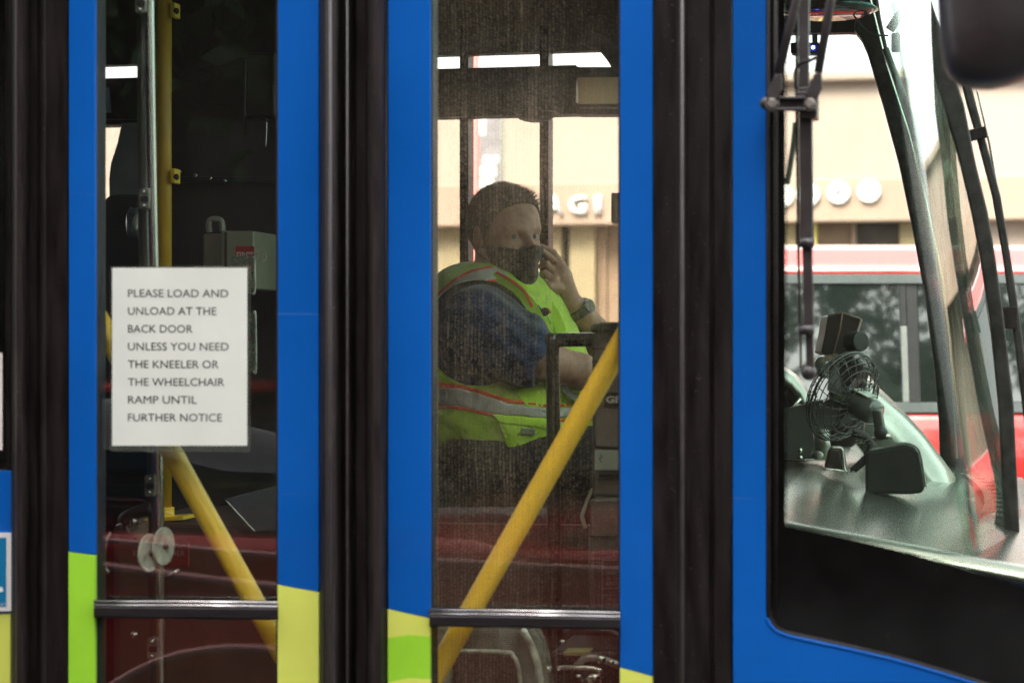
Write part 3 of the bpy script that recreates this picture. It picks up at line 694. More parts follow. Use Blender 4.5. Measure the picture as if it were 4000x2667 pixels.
# near mullion and the wiper in front of the far half of the windshield
cA = [(3548, -60, 76), (3600, 0, 76), (3726, 408, 80), (3781, 638, 62), (3827, 829, 64), (3858, 1000, 61), (3894, 1249, 56), (3930, 1580, 60), (3955, 2092, 58)]
pts = [(x-w_/2, y) for x, y, w_ in cA]+[(x+w_/2, y) for x, y, w_ in cA[::-1]]
slab('windshield_mullion', pts, .70, .05, M_pillar, bus, bevel=.004)
cB = [(3755, 250, 36), (3795, 408, 38), (3834, 548, 34), (3892, 765, 34), (3932, 1000, 32), (3968, 1249, 34), (4000, 1500, 34), (4030, 1750, 34)]
wp2 = slab('wiper_arm', [(x-w_/2, y) for x, y, w_ in cB]+[(x+w_/2, y) for x, y, w_ in cB[::-1]], .90, .02, M_pillar, bus, bevel=.004)
slab('wiper_bracket', [(3775, 510), (3850, 492), (3858, 535), (3785, 552)], .89, .02, M_rub, wp2)
slab('wiper_bracket', rect(3912, 1198, 3975, 1285), .89, .02, M_rub, wp2)
slab('wiper_blade', [(3810, 340), (3822, 360), (3870, 560), (3925, 880), (3960, 1100), (3952, 1100), (3915, 880), (3860, 560)], .93, .01, M_steel, wp2)

# ------------------------------------------------------------------ wiper on the outside of the quarter window
wip = thing('windshield_wiper', 'black two-rod wiper hanging upright outside the front glass', 'wiper', loc=(0, 0, 0))
WV = -.05
M_wip = mat('black_wiper_paint', (.036, .029, .028), rough=.36, coat=.3, grime=.2, scale=25, speck=.1)
def wb(name, pts, v=WV, t=.012, m=M_wip, bevel=.002): return slab(name, pts, v, t, m, wip, bevel=bevel)
wb('blade', [(3112, -1400), (3160, -1400), (3160, 340), (3172, 470), (3176, 945), (3124, 945), (3120, 460)], WV, .02)
wb('blade_rubber', [(3100, -1400), (3110, -1400), (3118, 460), (3122, 945), (3132, 1440), (3124, 1440), (3112, 945), (3106, 460)], WV+.02, .012, M_rub2)
wb('blade', [(3132, 950), (3172, 950), (3178, 1285), (3140, 1285)], WV+.002, .014)
wb('blade', [(3144, 1288), (3176, 1288), (3180, 1440), (3150, 1440)], WV+.004, .012)
for y in (947, 1287):
    MB().tube([at(3126, y, WV-.004), at(3180, y+3, WV-.004)], .008, 10).build('blade_joint', M_wip, wip, smooth=True)
MB().ball(at(3160, 1455, WV+.01), (.012, .01, .012)).build('blade_end', M_wip, wip, smooth=True)
wb('clamp', rrect(3120, 340, 3192, 462, 8), WV-.018, .045)
wb('clamp_block', rrect(3108, 356, 3160, 392, 6), WV-.03, .02)
wb('bracket', rrect(2998, 380, 3190, 430, 14), WV-.022, .008)
wb('bracket_rib', rect(3030, 376, 3150, 388), WV-.034, .02)
wb('bracket_rib', rect(3030, 420, 3150, 431), WV-.034, .02)
for x in (3015, 3166):
    mb = MB(); c = at(x, 402, WV-.045)
    mb.tube([c, c+Vector((0, .03, 0))], .0075, 6); b = mb.build('bolt', mat('zinc_bolt', (.50, .45, .40), rough=.35, metal=1, grime=.3, scale=90), wip, bevel=.001)
    MB().tube([c+Vector((0, .012, 0)), c+Vector((0, .016, 0))], .011, 18).build('washer', M_steel, b)
MB().ball(at(2992, 404, WV-.02), .0095).build('end_cap', M_wip, wip, smooth=True)
for pts in ([(3180, -1300), (3112, 0), (3040, 290), (3012, 330), (3003, 400)], [(3500, -1300), (3246, 0), (3196, 285), (3168, 335), (3156, 402)]):
    p3 = [at(x, y, WV-.03) for x, y in pts]
    MB().tube(p3[:3], .0068, 10).build('rod', M_wip, wip, smooth=True)
    (x0, y0), (x1, y1), (x2, y2) = pts[2:]
    wb('rod_end', [(x0-14, y0), (x0+14, y0), (x0+16, y0+60), (x2+24, y2+10), (x2-6, y2+14), (x2-8, y2-40)], WV-.036, .006)
MB().tube(smooth_line([at(x, y, WV-.025) for x, y in ((3190, 222), (3168, 236), (3130, 246), (3110, 270), (3106, 300), (3110, 345))], 5), .0028, 8).build('washer_hose', M_rub2, wip, smooth=True)
MB().tube(smooth_line([at(x, y, .0+.03) for x, y in ((3108, 480), (3100, 560), (3085, 660), (3074, 720))], 4), .0045, 8).build('cable', mat('grey_green_cable', (.12, .14, .10), rough=.5), bus, smooth=True)

# mirror at top right, close to the camera
mir = thing('side_mirror', 'big black rounded mirror housing hanging at the front corner of the bus', 'mirror', loc=(0, 0, 0))
ol = [(3655, -420), (3662, 0), (3668, 130), (3684, 250), (3706, 300), (3745, 332), (3800, 348), (3870, 350), (3940, 334), (4010, 306), (4150, 250), (4260, 150), (4300, -420)]
cx, cy = 3950, -100
loops = []
for k, dv in ((.80, -.62), (.93, -.60), (.985, -.57), (1, -.53), (.99, -.44), (.95, -.40), (.85, -.38)):
    loops.append([at(cx+(x-cx)*k, cy+(y-cy)*k, dv) for x, y in ol])
M_mir = mat('black_mirror_plastic', (.030, .024, .025), rough=.38, grime=.2, scale=10, bump=.2, bscale=120)
MB().loft(loops).build('housing', M_mir, mir, smooth=True)
MB().tube([at(4230, 0, -.5), at(4330, -300, -.3), at(4250, -900, .05)], .02, 12).build('bracket', M_mir, mir, smooth=True)

# ------------------------------------------------------------------ notice and stickers
nz = thing('paper_notice', 'white laminated notice in black capitals about loading at the back door', 'notice')
sheet = slab('sheet', rect(438, 1046, 965, 1740), .0085, .0012, M_paper, nz, bevel=0)
M_lam = glass('laminate_film', (.86, .88, .84), dirt=.10, veil=(.5, .5, .42), streak=.3, base=1, refl=1.0, sx=10, sz=10)
slab('laminate', rrect(430, 1038, 978, 1764, 8), .0105, .0008, M_lam, nz, bevel=0)
lines = ['PLEASE LOAD AND', 'UNLOAD AT THE', 'BACK DOOR', 'UNLESS YOU NEED', 'THE KNEELER OR', 'THE WHEELCHAIR', 'RAMP UNTIL', 'FURTHER NOTICE']
ends = [891, 845, 752, 893, 854, 876, 769, 867]
for i, (s, e) in enumerate(zip(lines, ends)):
    yb = 1160+69.2*i
    text('print_line', s, M_ink, nz, at(500, yb, .0080), at(e, yb+1.0, .0080), 31/8000*3.2)
st = tag(slab('window_sticker', rect(-60, 1378, 9, 1758), -.0062, .001, mat('pinkish_white_vinyl', (.82, .74, .70), rough=.5, grime=.02), bevel=0), 'white sticker sliver on the black side window at the left edge', 'sticker')
acc = thing('wheelchair_sign', 'teal accessibility sign with white border low at the left edge', 'sign')
slab('border', rrect(-330, 2080, 43, 2386, 6), -.0035, .0028, M_white, acc, bevel=0)
slab('field', rect(-310, 2099, 24, 2368), -.0042, .0005, mat('teal_blue_print', (.0, .18, .38), rough=.4, grime=.03), acc, bevel=0)
wc = [at(x, y, -.0048) for x, y in ((-250, 2140), (-180, 2150), (-170, 2230), (-90, 2235), (-40, 2300), (8, 2290), (14, 2308), (-45, 2325), (-100, 2255), (-200, 2250))]
MB().prism(wc, (0, .0004, 0)).build('symbol', M_white, acc)
text('lettering', 'NOTI', M_white, acc, at(1, 2363, -.0048), at(22, 2363, -.0048), .0035, mirror=False)
# ------------------------------------------------------------------ inside, seen through the left leaf
def tubepx(name, pts, v, r, m, parent, n=14, sm=True, **k):
    p = [at(x, y, (v if not isinstance(v, (list, tuple)) else v[i])) for i, (x, y) in enumerate(pts)]
    return MB().tube(smooth_line(p, 5) if sm and len(p) > 2 else p, r, n).build(name, m, parent, smooth=True, **k)
tubepx('door_rail', [(572, -1300), (586, 300), (600, 1045), (618, 1760), (640, 3400)], .13, .0085, M_steel, bus)
tubepx('door_rail', [(548, -1300), (558, 300), (566, 1045), (596, 1760), (612, 3400)], .16, .0105, mat('dark_steel_tube', (.10, .10, .09), rough=.3, metal=.8), bus, n=8)
for y0, y1, x in ((-30, 52, 547), (735, 818, 561), (1855, 1938, 584), (2490, 2575, 594)):
    b = slab('rail_clamp', rrect(x-20, y0, x+22, y1, 10), .115, .03, mat('dull_steel', (.34, .34, .30), rough=.42, metal=.9, grime=.3, scale=60), bus)
    slab('clamp_slot', rrect(x-14, (y0+y1)/2-10, x+18, (y0+y1)/2+14, 8), .112, .003, M_blk, b, bevel=0)
    for yy in (y0+14, y1-14):
        c = at(x, yy, .113); MB().ball(c, .0035, 8, 6).build('screw', M_steel, b, smooth=True)
st1 = tubepx('stanchion', [(640, -900), (640, 2030)], .90, .0165, M_ydim, bus, sm=False)
tubepx('stanchion_base', [(642, 1980), (642, 2036)], .90, .021, M_yrail, st1, sm=False)
slab('flange', [(560, 2026), (715, 2016), (718, 2030), (560, 2042)], .86, .08, M_yrail, st1)
for y in (40, 688):
    o = slab('stanchion_clamp', rrect(664, y-30, 684, y+28, 5), .885, .03, M_yrail, st1)
    MB().ball(at(688, y+4, .89), .007, 10, 6).build('bolt', M_alu, o, smooth=True)
# driver's rear partition, near black
part = slab('partition', [(664, -1400), (1610, -1400), (1610, 2080), (664, 2080)], 1.30, .04, M_wallin, bus)
slab('partition_rail', rect(664, 690, 1290, 712), 1.28, .02, M_blk, part)
for x, y in ((702, 672), (765, 686), (822, 697), (878, 707)):
    MB().ball(at(x, y, 1.275), .006, 8, 6).build('rivet', M_steel, part, smooth=True)
slab('equipment_box', rrect(958, 205, 1075, 462, 14), 1.08, .2, M_blk, part, bevel=.006)
tubepx('box_edge', [(960, 230), (956, 440), (975, 452), (1045, 470)], 1.07, .0022, M_alu, part)
tubepx('loose_wire', [(1042, 472), (1040, 520), (1038, 575)], 1.07, .0016, M_steel, part)
slab('label_plate', rect(1068, 330, 1083, 450), .9, .01, mat('grey_label', (.22, .22, .2), rough=.5), part)
slab('wheel_housing', [(430, 2038), (1290, 2075), (1290, 3400), (430, 3400)], .80, .5, M_brown, bus, bevel=.02)
slab('grille_panel', [(1140, 1880), (1083, 1895), (878, 1948), (1000, 2075), (1140, 2075)], .70, .02, mat('pebbled_grey_plastic', (.10, .10, .11), rough=.45, bump=.5, bscale=300), bus)
tubepx('panel_edge', [(878, 1948), (935, 2010), (998, 2078)], .69, .0018, M_steel, bus)
# hook lever with round pads low on the door
lev = thing('door_lever', 'black lever arm with beige plate behind the lower left door glass', 'lever')
tubepx('lever_arm', [(484, 2040), (492, 2022), (540, 2000), (592, 1986)], .15, .011, M_blk, lev)
tubepx('lever_arm', [(488, 2030), (493, 2070), (530, 2104)], .15, .0035, M_alu, lev)
slab('plate', [(498, 2066), (604, 2018), (618, 2060), (536, 2112)], .152, .008, mat('beige_plate', (.30, .25, .18), rough=.6), lev)
MB().ball(at(522, 2036, .135), (.007, .005, .006), 10, 8).build('bolt', M_steel, lev, smooth=True)
M_pad = mat('frosted_ribbed_plastic', (.55, .57, .46), rough=.28, grime=.35, scale=40, coat=.5)
def disc(cx, cy, ax_tilt, lab, v):
    t = thing('round_pad', lab, 'round pad', 'two ribbed round pads on the door rail')
    c = at(cx, cy, v); n = (RGT*.92-FWD*.39).normalized(); R_ = .0318
    MB().tube([c-n*.0022, c+n*.0022], R_, 40).build('pad', M_pad, t, bevel=.0008)
    rib = MB(); q = UP.cross(n).normalized()
    for k in range(60):
        a = 2*math.pi*k/60; d_ = q*math.cos(a)+UP*math.sin(a)
        for s_ in (-1, 1): rib.tube([c+d_*R_*.86+n*.0024*s_, c+d_*R_*.985+n*.0024*s_], .0007, 4)
    rib.build('rim_ribs', M_pad, t, kind='stuff')
    MB().tube([c-n*.008, c+n*.008], .0045, 10).build('pin', mat('bronze_pin', (.10, .07, .06), rough=.35, metal=1), t, smooth=True)
disc(583, 2158, 0, 'front ribbed round plastic pad, lower and left of the pair', .075)
disc(638, 2132, 0, 'rear ribbed round plastic pad, higher and right of the pair', .10)
tubepx('pad_bracket', [(645, 2254), (700, 2224)], .14, .0025, M_steel, lev, sm=False)
tubepx('hose', [(432, 2080), (415, 2110), (409, 2160), (412, 2210), (424, 2236)], .06, .0022, mat('woven_cord', (.30, .29, .24), rough=.6), lev)
ext = thing('extinguisher_label', 'dark red label plate about the extinguisher behind the round pads', 'label plate')
slab('plate', rect(560, 2120, 735, 2215), .60, .01, mat('dark_red_plate', (.14, .015, .012), rough=.5), ext)
M_dim = mat('dim_lettering', (.30, .22, .20), rough=.5)
text('lettering', 'EXTINGUISHER', M_dim, ext, at(520, 2168, .598), at(722, 2170, .598), 21/8000*3.8)
text('lettering', 'E', M_dim, ext, at(662, 2196, .598), at(674, 2196, .598), 19/8000*3.8)
for x, y in ((524, 2478), (600, 2436)): MB().ball(at(x, y, .2), .006, 10, 8).build('dome_screw', M_steel, bus, smooth=True)

# first-aid kit on the partition
kit = thing('first_aid_kit', 'beige first aid case with red label and carrying handle on the partition', 'first aid kit')
M_kit = mat('aged_beige_plastic', (.27, .26, .19), rough=.45, grime=.12, scale=8)
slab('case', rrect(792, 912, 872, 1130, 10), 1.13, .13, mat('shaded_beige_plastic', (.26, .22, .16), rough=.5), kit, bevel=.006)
slab('case', rrect(862, 902, 990, 1130, 8), 1.08, .16, M_kit, kit, bevel=.008)
slab('lid_seam', rrect(876, 906, 884, 1130, 3), 1.074, .008, M_brown, kit)
tubepx('handle', [(818, 908), (816, 878), (822, 860), (842, 856), (862, 862), (868, 880), (870, 904)], 1.12, .0068, M_kit, kit)
lb = slab('label', rect(920, 962, 992, 1060), 1.072, .003, mat('red_label', (.42, .03, .03), rough=.5), kit, bevel=0)
text('lettering', 'FIRST AID', mat('cream_lettering', (.62, .58, .48), rough=.5), lb, at(924, 1020, 1.070), at(1042, 1020, 1.070), 38/8000*4.25, bold=.03)
M_plas = glass('cloudy_plastic_sleeve', (.7, .74, .66), dirt=.35, veil=(.40, .42, .34), streak=.2, base=1)
ch = thing('card_holder', 'cloudy plastic card holder beside the lower half of the notice', 'card holder')
slab('sleeve', rrect(900, 1218, 1000, 1452, 12), .85, .006, M_plas, ch); tubepx('rim', [(990, 1220), (998, 1235), (1000, 1440), (990, 1450)], .848, .0022, M_pad, ch)
text('lettering', 'NE', M_ink, ch, at(966, 1272, .845), at(990, 1272, .845), 16/8000*4)
text('lettering', 'S', M_ink, ch, at(976, 1298, .845), at(986, 1298, .845), 16/8000*4)
slab('red_mark', rect(968, 1308, 984, 1326), .845, .001, M_plum, ch, bevel=0)
ch2 = thing('card_holder', 'small cloudy plastic card holder beside the upper half of the notice', 'card holder')
slab('sleeve', rrect(900, 1000, 995, 1148, 12), .87, .006, M_plas, ch2); tubepx('rim', [(994, 1010), (996, 1135), (986, 1147)], .868, .0022, M_pad, ch2)

# passenger seat back, paper, plastic on the far side
ps = thing('passenger_seat', 'dark passenger seat back with rounded top behind the left door glass', 'seat')
sb = [at(x, y, 1.75) for x, y in rrect(385, 757, 700, 1900, 60)]
MB().prism(sb, (0, .12, 0)).build('backrest', mat('charcoal_seat_fabric', (.035, .040, .038), rough=.85, bump=.3, bscale=200), ps, bevel=.02)
slab('seat', rect(300, 1750, 700, 1860), 1.72, .45, MATS['charcoal_seat_fabric'], ps, bevel=.02)
wrap = thing('clear_wrapper', 'crumpled clear plastic wrapper beside the silver door rail', 'wrapper')
bm = bmesh.new(); bmesh.ops.create_icosphere(bm, subdivisions=2, radius=.034); rr = random.Random(4)
for v_ in bm.verts: v_.co = Vector((v_.co.x*.7, v_.co.y*.6, v_.co.z*1.25))*rr.uniform(.75, 1.15)
me = bpy.data.meshes.new('film'); bm.to_mesh(me); bm.free()
for v_ in me.vertices: v_.co += at(529, 872, 1.5)
M_film = mat('crinkled_clear_film', (.38, .46, .42), rough=.12, coat=1, grime=.3, scale=30, trans=.5); link('film', me, M_film, wrap)
fly = tag(slab('flyer', [(370, 343), (425, 343), (433, 440), (375, 440)], 2.44, .004, mat('greenish_flyer', (.62, .62, .50), rough=.7), bevel=0), 'pale flyer taped to the dark header above the far left window', 'flyer')
slab('ad_rail', rect(262, 455, 548, 466), 2.44, .01, M_alu, bus)

# ------------------------------------------------------------------ inside, seen through the right leaf
M_htube = mat('black_handrail_tube', (.028, .027, .022), rough=.28, coat=.5, grime=.2, scale=10)
hr = smooth_line([at(x, y, .9) for x, y in ((2700, 1326), (2420, 1327), (2210, 1327), (2170, 1336), (2158, 1375), (2160, 1500), (2164, 2000), (2170, 2700))], 6)
MB().tube(hr, .0140, 16).build('handrail', M_htube, bus, smooth=True)
MB().tube([at(2134, 1327, .9), at(2175, 1327, .9)], .0138, 14).build('handrail_end', M_htube, bus, smooth=True)
slab('driver_partition', [(1500, 2040), (2300, 2052), (2300, 3500), (1500, 3500)], 1.10, .03, M_brown, bus)
slab('partition_edge', rect(2163, 1850, 2178, 3000), .915, .012, mat('olive_edge_strip', (.17, .15, .10), rough=.35, metal=.4), bus)
tubepx('glow_strip', [(2316, 1908), (2298, 1945), (2282, 1990), (2274, 2015), (2281, 2042), (2287, 2062)], .88, .0042, mat('pale_green_tube', (.50, .56, .42), rough=.4), bus)
fb = thing('farebox', 'tall grey-brown farebox with black lid at the right of the driver', 'farebox')
M_fb = mat('taupe_metal', (.20, .165, .135), rough=.42, grime=.15, scale=6, metal=.2)
slab('cabinet', rect(2312, 1297, 2620, 1940), .70, .28, M_fb, fb, bevel=.006)
slab('lid', [(2306, 1266), (2620, 1262), (2620, 1298), (2306, 1298)], .68, .31, M_blk, fb, bevel=.004)
slab('lid_lip', rect(2340, 1258, 2620, 1266), .70, .26, M_fb, fb)
slab('seam', rect(2312, 1410, 2620, 1415), .697, .004, M_blk, fb, bevel=0)
slab('seam', rect(2312, 1360, 2620, 1364), .697, .004, M_blk, fb, bevel=0)
slab('door_panel', rect(2326, 1420, 2620, 1745), .692, .01, M_fb, fb)
slab('badge', rrect(2360, 1532, 2500, 1588, 6), .686, .007, M_blk, fb)
text('lettering', 'GFI', mat('badge_letters', (.52, .48, .42), rough=.4), fb, at(2366, 1572, .684), at(2436, 1572, .684), 26/8000*3.9, bold=.05)
slab('paper_label', rect(2323, 1757, 2480, 1834), .690, .002, mat('grey_green_paper', (.34, .35, .28), rough=.7), fb, bevel=0)
tubepx('pen_mark', [(2350, 1805), (2342, 1790), (2352, 1784), (2346, 1770)], .689, .0006, M_ink, fb)
slab('latch', rrect(2337, 1848, 2480, 1864, 5), .68, .02, M_alu, fb)
lw = slab('lower_cabinet', rect(2304, 1948, 2620, 3300), .66, .3, mat('warm_taupe_metal', (.13, .105, .085), rough=.45, grime=.2), fb, bevel=.005)
slab('seam', rect(2304, 2091, 2620, 2096), .657, .004, M_blk, lw, bevel=0)
po = thing('fare_poster', 'plum fare table poster on the lower farebox front', 'poster')
slab('sheet', rect(2322, 2148, 2560, 2640), .652, .002, mat('plum_print', (.085, .04, .045), rough=.5, grime=.1), po, bevel=0)
M_pl = mat('faded_print', (.22, .19, .16), rough=.5)
def fb_text(s, x0, x1, y, h): text('print_line', s, M_pl, po, at(x0, y, .650), at(x1, y, .650), h/8000*3.85)
fb_text('Ask', 2388, 2436, 2176, 18)
for s, x1, y in (('Adult', 2409, 2242), ('Sr. Cit', 2416, 2263), ('DISCO', 2421, 2284), ('Adult', 2409, 2344), ('Sr. Cit', 2416, 2364), ('DISCO', 2421, 2384), ('Adult', 2409, 2592), ('Sr. Cit', 2416, 2614)):
    fb_text(s, 2371, x1, y, 12)
for x0, y0, x1, y1 in ((2351, 2186, 2353, 2620), (2351, 2186, 2560, 2188), (2351, 2216, 2560, 2218), (2351, 2296, 2560, 2298), (2351, 2322, 2560, 2324)):
    slab('ruled_line', rect(x0, y0, x1, y1), .650, .001, M_pl, po, bevel=0)

# far-side things behind the driver
M_visor = mat('cream_visor', (.74, .68, .50), rough=.7, grime=.03)
ns, ls = nt(M_visor); tl = N(ns, 'ShaderNodeBsdfTranslucent', Color=(.88, .82, .60, 1)); mxs = N(ns, 'ShaderNodeMixShader', Fac=.85)
ls.new(ns['Principled BSDF'].outputs[0], mxs.inputs[1]); ls.new(tl.outputs[0], mxs.inputs[2]); ls.new(mxs.outputs[0], ns['Material Output'].inputs[0])
vis = thing('sun_visor', 'cream roller blind rectangle on the header above the driver', 'blind')
slab('cloth', [(2257, 303), (2620, 301), (2620, 404), (2258, 406)], 2.36, .01, M_visor, vis)
slab('bar', rect(2262, 418, 2620, 424), 2.36, .01, M_fb, vis)
cdm = thing('dome_camera', 'small black half-dome camera under the header above the driver', 'camera')
c = at(2092, 448, 2.38); MB().ball(c, (.055, .05, .022), 18, 10).build('dome', M_blk, cdm, smooth=True)
MB().box(c.x-.06, c.x+.06, c.y-.05, c.y+.05, c.z+.004, c.z+.02).build('base', M_blk, cdm, bevel=.003)
rad = thing('radio_handset', 'small dark grey box on the far pillar at the right edge of the door glass', 'handset')
slab('case', rrect(2386, 752, 2440, 872, 8), 2.3, .05, mat('dark_taupe_plastic', (.11, .09, .075), rough=.5), rad, bevel=.006)

# clear wheel-step under the crossbar
M_rib = mat('ribbed_green_grey_plastic', (.19, .225, .18), rough=.22, coat=.8, grime=.4, scale=16)
sc_ = slab('wheel_arch_cover', [(1690, 2440), (2075, 2440), (2110, 2500), (2135, 2600), (2150, 2760), (2035, 2760), (2028, 2640), (2012, 2580), (1985, 2556), (1790, 2552), (1765, 2600), (1755, 2760), (1690, 2760)], .32, .05, M_rib, bus, bevel=.006)
for i in range(34):
    y = 2452+i*8.6
    xr = np.interp(y, [2440, 2500, 2600, 2760], [2078, 2106, 2130, 2146]); xl = 1760 if y < 2552 else np.interp(y, [2552, 2580, 2640, 2760], [1990, 2014, 2030, 2037])
    if y > 2735: break
    tubepx('rib', [(xl, y), (xr-6, y+1)], .315, .0011, M_rib, sc_, n=6, sm=False)
tubepx('cover_edge', [(2036, 2455), (2066, 2500), (2096, 2580), (2116, 2700)], .305, .007, M_steel if False else mat('clear_edge', (.42, .46, .38), rough=.18, coat=1, grime=.4, scale=40), sc_)
tubepx('cover_edge', [(1745, 2541), (1970, 2545), (2006, 2562), (2024, 2600), (2034, 2680)], .305, .004, MATS['clear_edge'], sc_)
ht = thing('floor_heater', 'cluttered black heater with shiny pipes low at the right of the door glass', 'heater')
slab('case', rrect(2150, 2540, 2460, 2900, 18), .42, .2, M_blk, ht, bevel=.012)
tubepx('pipe', [(2180, 2615), (2196, 2606), (2330, 2612), (2346, 2640), (2350, 2720)], .39, .0050, M_steel, ht)
tubepx('pipe', [(2250, 2600), (2290, 2568), (2350, 2572), (2420, 2600)], .40, .0065, MATS['dull_steel'], ht)
tubepx('pipe', [(2205, 2470), (2240, 2452), (2300, 2460), (2400, 2470), (2430, 2520)], .43, .004, mat('dark_cable', (.05, .06, .05), rough=.3), ht)
tubepx('pipe', [(2300, 2640), (2312, 2668), (2318, 2740)], .385, .009, M_steel, ht)
for x, y, r in ((2196, 2505, .006), (2346, 2574, .010), (2260, 2640, .006), (2320, 2646, .012), (2386, 2585, .006)):
    MB().ball(at(x, y, .385), (r, r*.6, r*.7), 10, 8).build('fitting', M_steel, ht, smooth=True)
slab('shelf', rect(2200, 2545, 2300, 2560), .40, .05, mat('dull_yellow_strip', (.22, .21, .08), rough=.5), ht)

# ------------------------------------------------------------------ dashboard, seen through the quarter window
M_dash = mat('satin_dashboard', (.30, .32, .26), rough=.19, metal=.85, grime=.10, scale=2.5, stretch=(3, .6, 1))
def dz(u, v): return H-.285-.17*(u-.42)+.0*v
dv = []; us = np.linspace(.33, .86, 12); vs_ = np.linspace(.03, 2.44, 22)
for u in us:
    for v in vs_: dv.append((u, v, dz(u, v)+.012*math.sin(v*2.6)*math.exp(-((v-1.4)/.6)**2)))
dm = MB().add(dv, [(i*22+j, i*22+j+1, (i+1)*22+j+1, (i+1)*22+j) for i in range(11) for j in range(21)])
dash = dm.build('dashboard', M_dash, bus, smooth=True)
so = dash.modifiers.new('solid', 'SOLIDIFY'); so.thickness = .02; so.offset = -1
MB().box(.34, .60, .05, 2.44, ZB, 1.20).build('dashboard_front', M_blk, bus)
# defroster strip along the windshield
dstrip = MB().add([(wu(v, 1.24)-.075, v, dz(.74, v)+.006) for v in np.linspace(.3, 2.3, 12)]+[(wu(v, 1.24)-.012, v, dz(.80, v)+.006) for v in np.linspace(.3, 2.3, 12)], [(i, i+1, i+13, i+12) for i in range(11)]).build('defroster_strip', mat('pale_grey_strip', (.30, .34, .29), rough=.4), bus)
for k in range(16):
    v = .42+k*.125; u = wu(v, 1.24)-.045; z = dz(.77, v)+.0068
    MB().prism([(u-.012, v-.014, z), (u+.010, v-.016, z), (u+.014, v+.014, z), (u-.010, v+.014, z)], (0, 0, .0012)).build('vent_slot', M_blk, dstrip)
cg = thing('cigarette', 'orange-tipped cigarette stub lying by the far windshield corner', 'cigarette')
c0, c1 = at(3776, 1872, 2.1), at(3812, 1894, 2.08)
MB().tube([c0, c0+(c1-c0)*.3], .0065, 10).build('paper', M_white, cg, smooth=True)
MB().tube([c0+(c1-c0)*.3, c1], .0066, 10).build('filter', mat('orange_filter', (.75, .28, .05), rough=.6), cg, smooth=True)

M_cowl = mat('silver_cowl', (.42, .44, .39), rough=.25, metal=.7, grime=.2, scale=6)
M_cowld = mat('dark_green_cowl', (.055, .065, .055), rough=.3, coat=.4, grime=.2)
# instrument cowl: a rounded ridge running down towards the windshield
cp = [(3330, 1440), (3420, 1545), (3520, 1640), (3600, 1730), (3680, 1840), (3740, 1925)]
loops = []
for i, (x, y) in enumerate(cp):
    L = []
    for dx, dy, v in ((14, -32, 2.02), (8, -22, 1.90), (0, 0, 1.84), (-14, 40, 1.80), (-30, 90, 1.79), (-50, 200, 1.80), (-50, 260, 2.0)):
        L.append(at(x+dx, min(y+dy, 1990), v))
    loops.append(L)
MB().loft(loops).build('instrument_cowl', M_cowl, bus, smooth=True)
loops = []
for x, y in ((2960, 1405), (3065, 1442), (3105, 1470), (3140, 1512), (3165, 1560), (3172, 1640)):
    loops.append([at(x+dx, y+dy, v) for dx, dy, v in ((6, -8, 1.75), (0, 0, 1.66), (-6, 18, 1.62), (-18, 48, 1.62), (-22, 60, 1.75))])
MB().loft(loops).build('instrument_cowl', M_cowl, bus, smooth=True)
vpn = slab('air_vent', [(3040, 1505), (3090, 1492), (3128, 1552), (3075, 1612), (3030, 1612)], 1.64, .03, M_blk, bus)
for k in range(6):
    slab('vane', [(3074+k*8, 1515+k*8), (3086+k*8, 1530+k*8), (3076+k*6, 1552+k*6), (3064+k*6, 1536+k*6)], 1.63, .004, M_fb, vpn, bevel=0)
tubepx('rod', [(3060, 1628), (3128, 1556)], 1.58, .0035, M_steel, bus, sm=False)
slab('console_side', [(2990, 1615), (3215, 1560), (3230, 1800), (3065, 1800), (2990, 1795)], 1.55, .2, M_cowld, bus)
tubepx('console_edge', [(3060, 1795), (3140, 1797), (3222, 1792)], 1.45, .003, M_steel, bus, sm=False)
tubepx('console_post', [(3205, 1680), (3222, 1792)], 1.40, .018, MATS['dull_steel'], bus, sm=False)
MB().ball(at(3192, 1778, 1.35), (.014, .012, .010), 12, 8).build('knob', MATS['dull_steel'], bus, smooth=True)
for x, y in ((3125, 1758), (3126, 1787)): MB().ball(at(x, y, 1.5), .006, 10, 6).build('knob', M_steel, bus, smooth=True)
# black rounded monitor back
mo = thing('monitor', 'black rounded monitor back standing on the dashboard right of the fan', 'monitor')
mp_ = [(3380, 1765), (3460, 1750), (3520, 1735), (3548, 1735), (3572, 1744), (3590, 1768), (3603, 1840), (3614, 1905), (3600, 1925), (3560, 1930), (3380, 1930)]
slab('housing', mp_, .95, .10, M_blk, mo, bevel=.008)
tubepx('edge', [(3395, 1757), (3460, 1745), (3520, 1732), (3550, 1731), (3576, 1741), (3594, 1768), (3607, 1840), (3616, 1900)], .948, .0022, MATS['dull_steel'], mo)
slab('bracket', [(3340, 1722), (3480, 1700), (3484, 1712), (3350, 1735)], 1.0, .08, MATS['dull_steel'], mo)
for x in (3366, 3462): MB().ball(at(x, 1704 if x > 3400 else 1716, .99), (.008, .008, .006), 10, 6).build('bolt', M_steel, mo, smooth=True)

